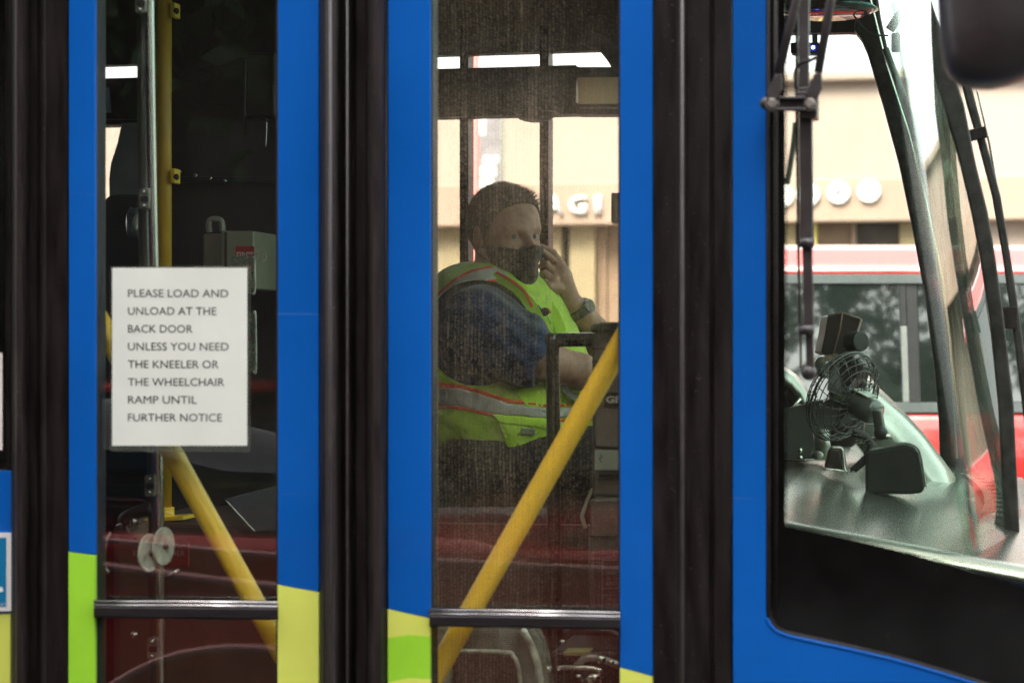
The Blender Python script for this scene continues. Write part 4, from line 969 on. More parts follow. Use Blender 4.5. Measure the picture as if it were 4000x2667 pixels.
# desk fan with a round wire guard
fan = thing('dashboard_fan', 'black wire-guard fan with grey motor on the dashboard', 'fan')
fc = at(3292, 1548, 1.18); f1 = at(3458, 1648, 1.02)
ax = (f1-fc).normalized(); ax = (RGT*.62-UP*.36-FWD*.70).normalized()
M_wire = mat('black_fan_wire', (.020, .020, .016), rough=.3, coat=.5)
e1 = ax.cross(UP).normalized(); e2 = ax.cross(e1).normalized()
Rf = .098
def dome(t, side):  # t 0 centre .. 1 rim
    return Rf*math.sin(t*math.pi/2), side*.046*math.cos(t*math.pi/2)
for side in (1, -1):
    for t in ((.22, .36, .5, .64, .78, .9, 1) if side == 1 else (.25, .45, .65, .85)):
        r_, h_ = dome(t, side)
        pts = [fc+ax*h_+(e1*math.cos(a)+e2*math.sin(a))*r_ for a in np.linspace(0, 2*math.pi, 33)]
        MB().tube(pts, .0013 if t < 1 else .0028, 5, cap=False).build('guard_ring', M_wire, fan, smooth=True)
    for k in range(22):
        a = 2*math.pi*k/22; pts = []
        for t in np.linspace(.2, 1, 7):
            r_, h_ = dome(t, side); b = a+.35*(1-t)*side
            pts.append(fc+ax*h_+(e1*math.cos(b)+e2*math.sin(b))*r_)
        MB().tube(pts, .0011, 5, cap=False).build('guard_wire', M_wire, fan, smooth=True)
for k in range(4):
    a = k*math.pi/2+.4; d0 = e1*math.cos(a)+e2*math.sin(a); d1_ = e1*math.cos(a+.9)+e2*math.sin(a+.9)
    MB().prism([fc+d0*.02-ax*.012, fc+d0*.082-ax*.012, fc+(d0+d1_).normalized()*.086, fc+d1_*.075+ax*.012, fc+d1_*.02+ax*.012], ax*.002).build('blade', mat('smoked_blade', (.05, .045, .04), rough=.3), fan)
M_mot = mat('grey_green_motor', (.075, .08, .07), rough=.22, coat=.8, grime=.2)
MB().tube([fc+ax*x for x in (.0, .02, .025, .085, .094, .099)], [.018, .020, .026, .028, .024, .012], 22).build('motor', M_mot, fan, smooth=True)
p = fc+ax*.055+UP*.0275-FWD*.006
MB().prism([p+e1*-.02-ax*.02, p+e1*.012-ax*.02, p+e1*.012+ax*.022, p+e1*-.02+ax*.022], UP*.0025).build('rating_label', mat('grey_label_print', (.55, .58, .50), rough=.5, scale=120, grime=.4), fan)
tubepx('swivel', [(3425, 1600), (3432, 1640), (3440, 1700)], 1.0, .011, M_mot, fan)
MB().ball(at(3440, 1690, .99), .014, 12, 8).build('swivel_knob', M_blk, fan, smooth=True)
tubepx('coiled_cable', [(3330, 1690), (3375, 1700), (3398, 1730), (3392, 1775), (3360, 1812), (3335, 1835)], .98, .0075, M_blk, fan)
cc = smooth_line([at(x, y, .98) for x, y in ((3330, 1690), (3375, 1700), (3398, 1730), (3392, 1775), (3360, 1812), (3335, 1835))], 14)
coil = []
for i, q in enumerate(cc):
    for j in range(2):
        a = (i*2+j)*1.9; coil.append(q+(RGT*math.cos(a)+UP*math.sin(a)*.4+FWD*math.sin(a))*.0088)
MB().tube(coil, .0016, 5).build('coil', mat('shiny_black_cord', (.03, .03, .028), rough=.25, coat=1), fan, smooth=True)
# dark stand and the angular hood above the fan
stand = thing('device_stand', 'dark brown upright stand behind the fan carrying the angular hood', 'stand')
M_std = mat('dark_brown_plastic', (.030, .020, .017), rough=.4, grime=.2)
slab('column', [(3235, 1400), (3372, 1400), (3390, 1560), (3372, 1700), (3330, 1750), (3242, 1750), (3238, 1600)], 1.30, .05, M_std, stand, bevel=.01)
slab('foot', [(3236, 1745), (3288, 1745), (3305, 1838), (3216, 1828)], 1.18, .08, M_std, stand, bevel=.008)
tubepx('foot_wire', [(3245, 1745), (3285, 1750), (3292, 1780), (3303, 1840), (3352, 1840)], 1.12, .0028, M_steel, stand)
tubepx('foot_wire', [(3215, 1830), (3260, 1834), (3303, 1842)], 1.12, .0028, M_steel, stand)
hood = thing('display_hood', 'angular dark brown plastic hood with round knob standing above the fan', 'device')
def hp(x, y, v): return at(x, y, v)
o1 = [(3207, 1378), (3222, 1310), (3234, 1235), (3291, 1222), (3281, 1290), (3266, 1345), (3258, 1382), (3236, 1390)]
o2 = [(3291, 1222), (3336, 1240), (3338, 1234), (3363, 1246), (3346, 1300), (3352, 1345), (3330, 1402), (3264, 1402), (3258, 1382), (3266, 1345), (3281, 1290)]
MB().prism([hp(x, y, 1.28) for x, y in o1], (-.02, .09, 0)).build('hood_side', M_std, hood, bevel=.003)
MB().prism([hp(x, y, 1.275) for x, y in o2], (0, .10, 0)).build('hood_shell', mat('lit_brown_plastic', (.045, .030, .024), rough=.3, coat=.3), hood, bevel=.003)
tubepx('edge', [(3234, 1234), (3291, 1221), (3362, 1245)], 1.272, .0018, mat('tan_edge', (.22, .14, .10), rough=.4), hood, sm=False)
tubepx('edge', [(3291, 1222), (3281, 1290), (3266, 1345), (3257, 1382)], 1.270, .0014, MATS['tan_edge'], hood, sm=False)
kc = at(3352, 1334, 1.22); MB().tube([kc-RGT*.012+FWD*.03, kc+RGT*.006-FWD*.006], .021, 20).build('knob', M_blk, hood, bevel=.003)
slab('badge_plate', [(3222, 1388), (3272, 1380), (3262, 1412), (3210, 1412)], 1.265, .01, mat('tan_badge', (.42, .30, .22), rough=.5, grime=.4, scale=150), hood, bevel=0)
MB().ball(at(3224, 1432, 1.5), (.03, .03, .026), 14, 10).build('dome', M_cowl, hood, smooth=True)
# dash camera on the windshield with a blue light
dc = thing('dash_camera', 'small black dash camera with glowing blue light hanging before the sky', 'camera')
slab('body', rrect(3088, 166, 3202, 209, 6), 1.9, .05, M_blk, dc, bevel=.004)
slab('strap', rect(3172, 132, 3194, 168), 1.92, .004, M_trim, dc)
MB().ball(at(3176, 186, 1.895), (.0045, .002, .0045), 10, 8).build('light', mat('blue_led', (.05, .08, 1), emit=9), dc, smooth=True)
# overhead disc fitting, bar, small mirror and wire at the top
ov = thing('overhead_lamp', 'dark reddish round lamp fitting under the ceiling at top right', 'lamp')
c = at(3240, 52, 1.9); mb = MB(); mb.tube([c+UP*.020, c+UP*.006, c-UP*.006], [.10, .118, .09], 30)
mb.build('ring', mat('dark_maroon_plastic', (.06, .022, .016), rough=.25, coat=.8), ov, smooth=True)
MB().ball(c+UP*.02, (.05, .05, .025), 16, 10).build('lens', mat('dark_lens', (.03, .015, .012), rough=.1), ov, smooth=True)
tubepx('curtain_bar', [(3475, 118), (3520, 50), (3575, -30)], 1.6, .0105, mat('bronze_bar', (.16, .09, .07), rough=.2, metal=.8), bus, sm=False)
slab('small_mirror', rrect(3481, 128, 3516, 204, 8), 1.55, .015, M_blk, bus, bevel=.004)
tubepx('wire', [(3330, 10), (3326, 40), (3345, 75), (3378, 115), (3420, 137), (3470, 140)], 1.9, .0022, M_brown, bus)
slab('sticker', rrect(3480, 1238, 3481, 1239, .2), 2.3, .001, M_blk, bus) if False else None
# ------------------------------------------------------------------ the driver
drv = thing('person', 'seated driver in black face mask and lime vest over navy shirt, hand at cheek', 'person')
PD = 5.05; S_ = PD/FP
drv.location = CAM+FWD*PD; drv.location.z = 0; drv.rotation_euler = (0, 0, A)
def L3(px, py, y=0.0):
    k = 1+y/PD
    return np.array(((px-2000)*S_*k, y, H+(1333.5-py)*S_*k))
# head frame: face turned 52 degrees from profile towards the camera, slightly bowed and rolled
phi = math.radians(52); roll = math.radians(4)
hf = np.array((math.cos(phi), -math.sin(phi), -.06)); hf /= np.linalg.norm(hf)
hs_ = np.array((math.sin(phi), math.cos(phi), math.tan(roll)*.5)); hs_ -= hf*(hs_@hf); hs_ /= np.linalg.norm(hs_)
hu = np.cross(hf, hs_); hu = hu if hu[2] > 0 else -hu
HO = L3(1972, 922)
def hl(X, Y, Z):
    x, y, z = X-HO[0], Y-HO[1], Z-HO[2]
    return x*hf[0]+y*hf[1]+z*hf[2], x*hs_[0]+y*hs_[1]+z*hs_[2], x*hu[0]+y*hu[1]+z*hu[2]
def hw(f, s, u): return HO+hf*f+hs_*s+hu*u
def skull(f, s, u):
    a = ell(f, s, u, (-.012, 0, .030), (.099, .077, .089))
    a = smin(a, ell(f, s, u, (.030, 0, .022), (.062, .063, .078)), .03)
    return a
def face(f, s, u):
    s2 = np.abs(s)
    a = skull(f, s, u)
    a = smin(a, ell(f, s, u, (.028, 0, -.052), (.060, .056, .062)), .035)
    a = smin(a, ell(f, s2, u, (.060, .034, -.032), (.022, .022, .024)), .02)   # cheekbones
    a = smin(a, ell(f, s, u, (.074, 0, -.098), (.018, .022, .015)), .02)       # chin
    a = smin(a, cap(f, s2, u, (.086, .010, .020), (.070, .044, .018), .009, .008), .014)  # brow
    a = smax(a, -ell(f, s2, u, (.094, .031, .000), (.020, .019, .0125)), .010)  # eye sockets
    a = smin(a, cap(f, s, u, (.086, 0, .010), (.108, 0, -.030), .0085, .0125), .012)
    a = smin(a, ell(f, s2, u, (.098, .012, -.034), (.010, .007, .008)), .008)
    a = smin(a, cap(f, s, u, (.084, 0, -.062), (.086, 0, -.076), .012, .012), .012)
    return a
def lids(f, s, u):
    s2 = np.abs(s)
    b = ell(f, s2, u, (.0705, .031, .000), (.0150, .0165, .0145))
    b = smax(b, -ell(f, s2, u, (.088, .031, -.0005), (.014, .0125, .0043)), .002)   # opening
    return b
def ears(f, s, u):
    s2 = np.abs(s)
    e = ell(f, s2, u, (-.006, .079, -.004), (.017, .008, .032))
    e = smax(e, -ell(f, s2, u, (-.001, .088, .002), (.009, .006, .017)), .005)
    return e
# arms (right = near the camera)
shR, elR, wrR = L3(1872, 1246, -.16), L3(2110, 1400, -.20), L3(2420, 1500, -.10)
shL, elL, wrL = L3(2120, 1235, .20), L3(2345, 1330, .10), L3(2228, 1166, .055)
nk0, nk1 = hw(-.028, 0, -.06), L3(1925, 1120, .05)
def torso(X, Y, Z):
    a = cap(X, Y, Z, L3(1850, 1235, -.10), L3(2075, 1225, .17), .070, .070)      # shoulder yoke
    a = smin(a, ell(X, Y, Z, L3(1935, 1330, .05), (.17, .165, .17)), .08)         # chest
    a = smin(a, ell(X, Y, Z, L3(1985, 1590, .04), (.215, .19, .19)), .10)         # belly
    a = smin(a, ell(X, Y, Z, L3(1830, 1500, .07), (.17, .175, .22)), .08)         # back
    a = smin(a, ell(X, Y, Z, L3(1880, 1180, .04), (.11, .12, .07)), .06)
    return a
def sleeveR(X, Y, Z):
    a = cap(X, Y, Z, shR, elR*.72+shR*.28, .084, .074)
    a = smin(a, cap(X, Y, Z, L3(1830, 1330, -.13), L3(2040, 1385, -.2), .074, .066), .06)
    d = (elR-shR)/np.linalg.norm(elR-shR); t = (X-shR[0])*d[0]+(Y-shR[1])*d[1]+(Z-shR[2])*d[2]
    fold = .0042*np.sin(t*70+2.5*np.sin((X+Z)*22)+Y*20)*np.clip(t*8, 0, 1)+.0028*np.sin((X*.55+Z)*110+Y*40+2*np.sin(X*30))
    a = a+fold
    a = smax(a, t-.205, .008)
    a = smax(a, -(cap(X, Y, Z, elR-(elR-shR)*.12, elR+(elR-shR)*.5, .058, .060)), .004)
    return a
def sleeveL(X, Y, Z):
    return smax(cap(X, Y, Z, shL, elL, .078, .058), X-L3(2215, 1200).item(0), .01)

# fingers of the raised hand: knuckles to tips, curled towards the cheek
HD = .026; L0 = L3; L3h = lambda x, y, d=0: L0(x+7, y, d+HD)
kn = [L3h(2188, 1035, .040), L3h(2182, 1052, .018), L3h(2172, 1072, -.002), L3h(2160, 1092, -.018)]
md = [L3h(2152, 985, .034), L3h(2142, 1003, .012), L3h(2128, 1032, -.010), L3h(2120, 1066, -.026)]
tp = [L3h(2108, 962, .022), L3h(2106, 975, .000), L3h(2104, 1040, -.004), L3h(2106, 1090, -.016)]
def hand(X, Y, Z):
    a = cap(X, Y, Z, wrL, L3h(2188, 1090, .018), .024, .027)
    a = smin(a, ell(X, Y, Z, L3h(2178, 1078, .012), (.026, .030, .036)), .015)
    for k, m_, t in zip(kn, md, tp):
        a = smin(a, cap(X, Y, Z, k, m_, .0098, .0086), .006)
        a = smin(a, cap(X, Y, Z, m_, t, .0086, .0070), .003)
        a = smin(a, ell(X, Y, Z, k, (.0108, .0108, .0108)), .004)
    th = [L3h(2178, 1128, -.012), L3h(2140, 1120, -.026), L3h(2118, 1108, -.020)]
    a = smin(a, cap(X, Y, Z, th[0], th[1], .0125, .0105), .010)
    a = smin(a, cap(X, Y, Z, th[1], th[2], .0105, .0085), .003)
    return a
def arms(X, Y, Z):
    a = cap(X, Y, Z, elL, wrL*.6+elL*.4, .042, .033)
    a = smin(a, cap(X, Y, Z, wrL*.6+elL*.4, wrL, .033, .0225), .012)
    a = smin(a, cap(X, Y, Z, shL, elL, .055, .042), .02)
    b = cap(X, Y, Z, shR, elR, .060, .047)
    b = smin(b, cap(X, Y, Z, elR, elR*.5+wrR*.5, .046, .040), .02)
    b = smin(b, cap(X, Y, Z, elR*.5+wrR*.5, wrR, .040, .026), .02)
    b = smin(b, ell(X, Y, Z, wrR+np.array((.05, .0, -.005)), (.05, .035, .018)), .02)
    for q in range(4):
        o_ = np.array((.085, -.027+q*.018, -.008)); b = smin(b, cap(X, Y, Z, wrR+o_, wrR+o_+np.array((.035, 0, -.028)), .009, .008), .006)
    return np.minimum(a, b)
def body_f(X, Y, Z):
    f, s, u = hl(X, Y, Z)
    a = np.minimum(smin(face(f, s, u), ears(f, s, u), .006), lids(f, s, u)+0)
    a = smin(a, cap(X, Y, Z, nk0, nk1, .056, .062), .025)
    a = smin(a, torso(X, Y, Z)+.03, .02)
    a = np.minimum(a, arms(X, Y, Z))
    a = np.minimum(a, hand(X, Y, Z))
    a = np.minimum(a, cap(X, Y, Z, L3(1900, 1760, -.06), L3(2380, 1800, -.10), .085, .065))
    a = np.minimum(a, cap(X, Y, Z, L3(1900, 1760, .16), L3(2400, 1800, .20), .085, .065))
    a = smin(a, cap(X, Y, Z, L3(2380, 1800, -.1), L3(2440, 2350, -.1), .062, .045), .03)
    a = smin(a, cap(X, Y, Z, L3(2400, 1800, .2), L3(2460, 2350, .2), .062, .045), .03)
    return a
M_skin = bpy.data.materials.new('driver_skin'); ns, ls = nt(M_skin); b = ns['Principled BSDF']
tc = N(ns, 'ShaderNodeTexCoord'); n1 = N(ns, 'ShaderNodeTexNoise', Scale=38, Detail=6); ls.new(tc.outputs['Object'], n1.inputs[0])
cr = N(ns, 'ShaderNodeValToRGB'); cr.color_ramp.elements[0].color = (.25, .115, .075, 1); cr.color_ramp.elements[1].color = (.46, .26, .18, 1)
cr.color_ramp.elements[0].position = .3; cr.color_ramp.elements[1].position = .72
ls.new(n1.outputs[0], cr.inputs[0]); ls.new(cr.outputs[0], b.inputs['Base Color'])
b.inputs['Roughness'].default_value = .52; b.inputs['Subsurface Weight'].default_value = .12; b.inputs['Subsurface Scale'].default_value = .01
b.inputs['Subsurface Radius'].default_value = (1, .35, .2)
n2 = N(ns, 'ShaderNodeTexNoise', Scale=300, Detail=2); ls.new(tc.outputs['Object'], n2.inputs[0])
bp = N(ns, 'ShaderNodeBump', Strength=.5, Distance=.0015); ls.new(n2.outputs[0], bp.inputs['Height']); ls.new(bp.outputs[0], b.inputs['Normal'])

# one continuous body: fine grid above, the lap and legs stay on the same grid
def body_mesh():
    lo = np.minimum(L3(1560, 2380, -.3), L3(1560, 2380, .32)); hi = L3(2600, 700, .35)
    return sdf_mesh('body', body_f, (lo[0], -.36, 1.35), (hi[0], .34, hi[2]+.02), .0032, M_skin, drv, relax=1)
body = body_mesh()
# hair: cropped cap with short tufts
def hairreg(f, s, u):
    line = np.interp(f, [-.2, -.10, -.05, -.015, .012, .030, .045, .060, .080], [-.055, -.052, -.035, -.012, -.014, .008, .040, .064, .082]).astype(np.float32)
    line = line+.0*(s)
    return line-u+.0015*np.sin(f*700)*np.sin(s*620)
def hair_f(X, Y, Z):
    f, s, u = hl(X, Y, Z)
    a = skull(f, s, u)
    n = .0007*np.sin(f*310+s*90)*np.sin(u*280+s*60)
    top = .0045+.0065*np.clip((u-.05)/.06, 0, 1)
    return smax(a-top+n, hairreg(f, s, u), .006)
M_hair = mat('greying_brown_hair', (.060, .042, .028), rough=.75, grime=.5, scale=220, bump=.5, bscale=520)
sdf_mesh('hair', hair_f, HO-.16, HO+.16, .0026, M_hair, drv, relax=0)
rr = random.Random(11); tf = MB()
n_t = 0
while n_t < 3600:
    th_ = rr.uniform(-math.pi, math.pi); ph = rr.uniform(0, 1.75)
    d = np.array((math.cos(th_)*math.sin(ph), math.sin(th_)*math.sin(ph), math.cos(ph)))
    p = np.array((-.012, 0, .030))+d*np.array((.099, .077, .089))
    if p[0] > .02: p = p+np.array((.0, 0, .004))
    if hairreg(np.float32(p[0]), np.float32(p[1]), np.float32(p[2])) > -.004: continue
    n_t += 1
    g = skull(*[np.float32(v) for v in p]); p = p-d*float(g)
    ln = .006+.009*max(0, min(1, (p[2]-.05)/.05)); ln *= 1+1.3*max(0, min(1, (p[0]-.03)/.03))
    dr = d+np.array((.45, 0, .05))+np.array([rr.gauss(0, .25) for _ in range(3)]); dr /= np.linalg.norm(dr)
    q = p+d*.003; e = q+dr*ln; sd_ = np.cross(dr, d); sd_ = sd_/(np.linalg.norm(sd_)+1e-6)*.0009
    tf.add([hw(*(q-sd_)), hw(*(q+sd_)), hw(*(e))], [(0, 1, 2)])
me = bpy.data.meshes.new('hair_tufts'); me.from_pydata([tuple(map(float, v)) for v in tf.v], [], tf.f); link('hair_tufts', me, M_hair, drv, kind='stuff')
for s in (-1, 1):
    eb = MB(); eb.tube([hw(.0905, .012*s, .0155), hw(.0885, .024*s, .0205), hw(.078, .042*s, .017)], [.0024, .0032, .0016], 8); eb.build('eyebrow', M_hair, drv, smooth=True)
    c = Vector(hw(.0700, .031*s, 0)); e = MB().ball(c, .0138, 20, 14).build('eyeball', mat('eye_white', (.45, .42, .39), rough=.12, grime=.05), drv, smooth=True)
    look = (Vector(hf)*.80+Vector(-hs_)*.30+Vector((0, 0, .02))).normalized()
    ic = c+look*.0118; MB().tube([ic, ic+look*.0022], .0062, 16).build('iris', mat('blue_grey_iris', (.045, .055, .055), rough=.1, coat=1), e, smooth=False)
    MB().tube([ic+look*.0021, ic+look*.0025], .0028, 12).build('pupil', M_ink, e)
# mask
def mask_f(X, Y, Z):
    f, s, u = hl(X, Y, Z)
    a = face(f, s, u)
    a = smin(a, cap(f, s, u, (.094, 0, -.034), (.090, 0, -.088), .012, .017), .03)
    s2 = np.abs(s)
    a = a-.0062+.0009*np.sin(u*150+s2*60)*np.clip((s2-.015)*60, 0, 1)
    topl = np.interp(s2, [0, .012, .03, .055, .08], [-.018, -.021, -.031, -.026, -.018]).astype(np.float32)
    a = smax(a, u-topl, .002); a = smax(a, -(u+.118+.0*f), .003)
    back = .012+.55*np.clip(-.045-u, 0, 1)
    a = smax(a, back-f, .003)
    return a
M_mask = mat('black_cloth_mask', (.012, .011, .012), rough=.85, grime=.2, scale=40, bump=.4, bscale=500, sheen=.2)
mk = sdf_mesh('face_mask', mask_f, HO-np.array((.15, .15, .15)), HO+np.array((.15, .15, .05)), .0019, M_mask, drv, relax=2)
for s in (-1, 1):
    MB().tube([hw(.014, .066*s, -.03), hw(.0, .078*s, -.026), hw(-.02, .082*s, -.012), hw(-.016, .079*s, .026)], .0016, 6).build('ear_loop', M_mask, mk, smooth=True)
    MB().tube([hw(.014, .060*s, -.062), hw(.0, .074*s, -.048), hw(-.02, .082*s, -.03)], .0016, 6).build('ear_loop', M_mask, mk, smooth=True)

# shirt: torso, sleeves, collar
M_navy = mat('navy_work_shirt', (.006, .024, .085), rough=.8, grime=.15, scale=12, bump=.3, bscale=300, sheen=.25)
def shirt_f(X, Y, Z):
    a = torso(X, Y, Z)-.004
    a = smin(a, sleeveL(X, Y, Z), .02)
    f, s, u = hl(X, Y, Z)
    a = smax(a, -(cap(X, Y, Z, nk0, nk1+np.array((0.01, -.01, 0)), .064, .070)), .01)
    return a
sdf_mesh('shirt', shirt_f, (-.34, -.26, 1.25), (.27, .36, 1.80), .006, M_navy, drv)
sdf_mesh('sleeve', lambda X, Y, Z: smin(sleeveR(X, Y, Z), 1.0, .01), (-.26, -.34, 1.42), (.20, .02, 1.80), .0042, M_navy, drv)
def strap(name, pts, m, wd, th=.004, par=drv, **k):
    """ribbon laid through 3D points; wd a width in metres along z/x"""
    P = smooth_line([Vector(p) for p in pts], 5); mb = MB(); loops = []
    for i, p in enumerate(P):
        t = (P[min(i+1, len(P)-1)]-P[max(i-1, 0)]).normalized(); out = Vector((0, -1, .25)).normalized()
        w_ = t.cross(out).normalized()*wd/2; n_ = w_.cross(t).normalized()*th/2
        loops.append([p-w_-n_, p+w_-n_, p+w_+n_, p-w_+n_])
    return mb.loft(loops).build(name, m, par, smooth=False, **k)
M_col = mat('navy_collar', (.010, .018, .04), rough=.8, grime=.15)
MB().prism([L3(2036, 1128, -.075), L3(2112, 1208, -.105), L3(2120, 1222, -.105), L3(2106, 1232, -.10), L3(2076, 1226, -.09), L3(2052, 1180, -.08), L3(2034, 1150, -.07)], (.004, .012, 0)).build('collar', M_col, drv, bevel=.002)
MB().prism([L3(2052, 1124, -.05), L3(2084, 1132, -.03), L3(2118, 1190, -.05), L3(2124, 1212, -.09), L3(2108, 1200, -.10)], (.004, .012, 0)).build('collar', mat('pale_collar_lining', (.34, .32, .27), rough=.8), drv, bevel=.002)
MB().tube([L3(2128, 1218, -.13), L3(2128, 1218, -.10)], .0105, 20).build('microphone', M_blk, drv, bevel=.002)
MB().tube(smooth_line([L3(2136, 1232, -.11), L3(2150, 1262, -.09), L3(2140, 1288, -.08)], 4), .0022, 6).build('microphone_cord', M_steel, drv, smooth=True)

# vest: a shell over the torso, cut by neck, armhole and front opening
M_lime = mat('lime_safety_vest', (.42, .66, .03), rough=.7, grime=.10, scale=20, bump=.35, bscale=260, sheen=.3)
ns, ls = nt(M_lime)
wv = N(ns, 'ShaderNodeTexVoronoi', Scale=330); tcx = [n for n in ns if n.type == 'TEX_COORD'][0]; ls.new(tcx.outputs['Object'], wv.inputs[0])
mr = N(ns, 'ShaderNodeMapRange'); mr.inputs[1].default_value = .18; mr.inputs[2].default_value = .3; ls.new(wv.outputs['Distance'], mr.inputs[0])
mm = N(ns, 'ShaderNodeMix', data_type='RGBA', blend_type='MULTIPLY'); mm.inputs[7].default_value = (1, 1, 1, 1)
src = [l for l in ls if l.to_socket == ns['Principled BSDF'].inputs['Base Color']][0].from_socket
mx = N(ns, 'ShaderNodeMix', data_type='RGBA'); mx.inputs[6].default_value = (.24, .42, .02, 1); ls.new(mr.outputs[0], mx.inputs[0]); ls.new(src, mx.inputs[7]); ls.new(mx.outputs[2], ns['Principled BSDF'].inputs['Base Color'])
M_plainl = mat('plain_lime_fabric', (.58, .90, .05), rough=.65, grime=.06, scale=10, bump=.2, bscale=60, sheen=.3)
M_org = mat('orange_trim_fabric', (.85, .10, .02), rough=.65, grime=.06)
M_refl = mat('silver_reflective_tape', (.50, .48, .44), rough=.38, grime=.12, scale=30, metal=.15)
def to_px(X, Y, Z):
    k = S_*(1+Y/PD); return 2000+X/k, 1333.5-(Z-H)/k
def torso_out(X, Y, Z): return torso(X, Y, Z)+.0022*np.sin(X*60+Z*25+2*np.sin(Z*40))*np.sin(Z*22)
def poly_d(px, py, pts):
    d = np.full(px.shape, 1e9, np.float32)
    for (x0, y0), (x1, y1) in zip(pts[:-1], pts[1:]):
        dx, dy = x1-x0, y1-y0; t = np.clip(((px-x0)*dx+(py-y0)*dy)/(dx*dx+dy*dy), 0, 1)
        d = np.minimum(d, np.hypot(px-x0-t*dx, py-y0-t*dy))
    return d
SH = [(1640, 1300), (1690, 1222), (1740, 1160), (1800, 1108), (1860, 1082), (1930, 1066), (1965, 1085)]
def vest_f(X, Y, Z):
    a = torso_out(X, Y, Z)
    return smax(np.abs(a-.017)-.0035, vest_cut(X, Y, Z), .003)
def vest_cut(X, Y, Z):
    v = np.full(X.shape, -.05, np.float32)
    px, py = to_px(X, Y, Z)
    arm = (np.sqrt(((px-1868)/205)**2+((py-1300)/205)**2)-1)*.125
    v = np.where(Y < .03, np.maximum(v, -arm), v)
    f, s, u = hl(X, Y, Z)
    v = smax(v, -(cap(X, Y, Z, nk0, nk1+np.array((.02, -.03, 0)), .072, .085)), .006)
    # front opening, from the collar down
    op = cap(X, Y, Z, L3(2085, 1180, -.16), L3(2330, 1500, -.12), .022, .03)
    v = smax(v, -op, .004)
    hem = 1815+14*np.sin(px/70)
    v = np.maximum(v, (py-hem)*S_)
    sh2 = cap(X, Y, Z, shL, elL, .085, .07); v = np.where(X > shL[0], np.maximum(v, -sh2), v)
    return v
vest = sdf_mesh('vest', vest_f, (-.36, -.26, 1.24), (.30, .36, 1.80), .0048, M_lime, drv)
def band_f(off, test):
    def g(X, Y, Z):
        a = torso_out(X, Y, Z); v = np.abs(a-off)-.0024
        px, py = to_px(X, Y, Z)
        return np.maximum(np.maximum(v, vest_cut(X, Y, Z)), test(px, py, X, Y, Z)*S_)
    return g
B1 = [(1500, 1555), (1690, 1542), (1800, 1552), (1880, 1572), (1980, 1598), (2120, 1612), (2500, 1606)]
def belt(o, w_): return lambda px, py, X, Y, Z: poly_d(px, py, [(x, y+o) for x, y in B1])-w_
def shoulder(o, w_):
    n_ = [(x+o*.55, y+o*.8) for x, y in SH]
    return lambda px, py, X, Y, Z: np.maximum(poly_d(px, py, n_)-w_, (Y-.08)/S_*1.0)
lo_, hi_ = (-.36, -.27, 1.24), (.30, .10, 1.80)
def wtaper(o, w0, w1): return lambda px, py, X, Y, Z: poly_d(px, py, [(x, y+o*np.interp(x, [1680, 2100], [1, .72])) for x, y in B1])-np.interp(px, [1680, 1850, 2050, 2200], [w0, w0, w1, w1])
sdf_mesh('reflective_tape', band_f(.0235, wtaper(0, 36, 22)), (-.36, -.27, 1.36), (.30, .12, 1.54), .0040, M_refl, vest)
sdf_mesh('orange_trim', band_f(.0215, wtaper(-42, 14, 9)), (-.36, -.27, 1.36), (.30, .12, 1.56), .0040, M_org, vest)
sdf_mesh('orange_trim', band_f(.0215, wtaper(42, 12, 8)), (-.36, -.27, 1.34), (.30, .12, 1.52), .0040, M_org, vest)
sdf_mesh('reflective_tape', band_f(.0235, shoulder(0, 24)), (-.36, -.27, 1.58), (.10, .12, 1.82), .0036, M_refl, vest)
sdf_mesh('orange_trim', band_f(.0215, shoulder(30, 9)), (-.36, -.27, 1.56), (.10, .12, 1.82), .0034, M_org, vest)
sdf_mesh('orange_trim', band_f(.0215, shoulder(-28, 7)), (-.36, -.27, 1.58), (.10, .12, 1.82), .0034, M_org, vest)
# front edges of the vest: lime strip with orange edge from neck to chest
strap('front_edge', [L3(1925, 1078, -.115), L3(1990, 1108, -.15), L3(2050, 1160, -.185), L3(2092, 1215, -.20), L3(2130, 1300, -.20)], M_lime, .022, .005, vest)
strap('orange_trim', [L3(1940, 1066, -.115), L3(1995, 1095, -.15), L3(2050, 1140, -.182), L3(2078, 1200, -.20)], M_org, .006, .007, vest)
strap('front_edge', [L3(2098, 1135, -.01), L3(2140, 1190, -.045), L3(2172, 1240, -.075), L3(2194, 1300, -.09)], M_plainl, .024, .005, vest)
strap('orange_trim', [L3(2088, 1130, -.01), L3(2122, 1178, -.05), L3(2148, 1222, -.08)], M_org, .006, .007, vest)
strap('front_edge', [L3(2104, 1235, -.125), L3(2128, 1275, -.13), L3(2160, 1330, -.12)], M_plainl, .018, .005, vest)
# plain front panel, pocket and patches
def reg(poly):
    P = np.array(poly, float)
    ar = sum(P[i][0]*P[(i+1) % len(P)][1]-P[(i+1) % len(P)][0]*P[i][1] for i in range(len(P))); sg = 1 if ar > 0 else -1
    def g(px, py, X, Y, Z):
        d = np.full(px.shape, -1e9, np.float32)
        for i in range(len(P)):
            (x0, y0), (x1, y1) = P[i], P[(i+1) % len(P)]; L = math.hypot(x1-x0, y1-y0)
            d = np.maximum(d, ((px-x0)*(y1-y0)-(py-y0)*(x1-x0))/L*sg)
        return np.maximum(d, (Y-.08)/S_)
    return g
sdf_mesh('front_panel', band_f(.0212, reg([(1985, 1505), (2060, 1430), (2350, 1400), (2350, 1592), (2060, 1592)])), (-.05, -.27, 1.36), (.26, .05, 1.60), .0042, M_plainl, vest)
pk = [(1935, 1632), (2150, 1640), (2150, 1720), (2095, 1768), (1985, 1768), (1960, 1700)]
sdf_mesh('pocket', band_f(.0250, reg(pk[::-1] if False else pk[::-1])), (-.10, -.27, 1.26), (.16, .05, 1.48), .0040, M_plainl, vest)
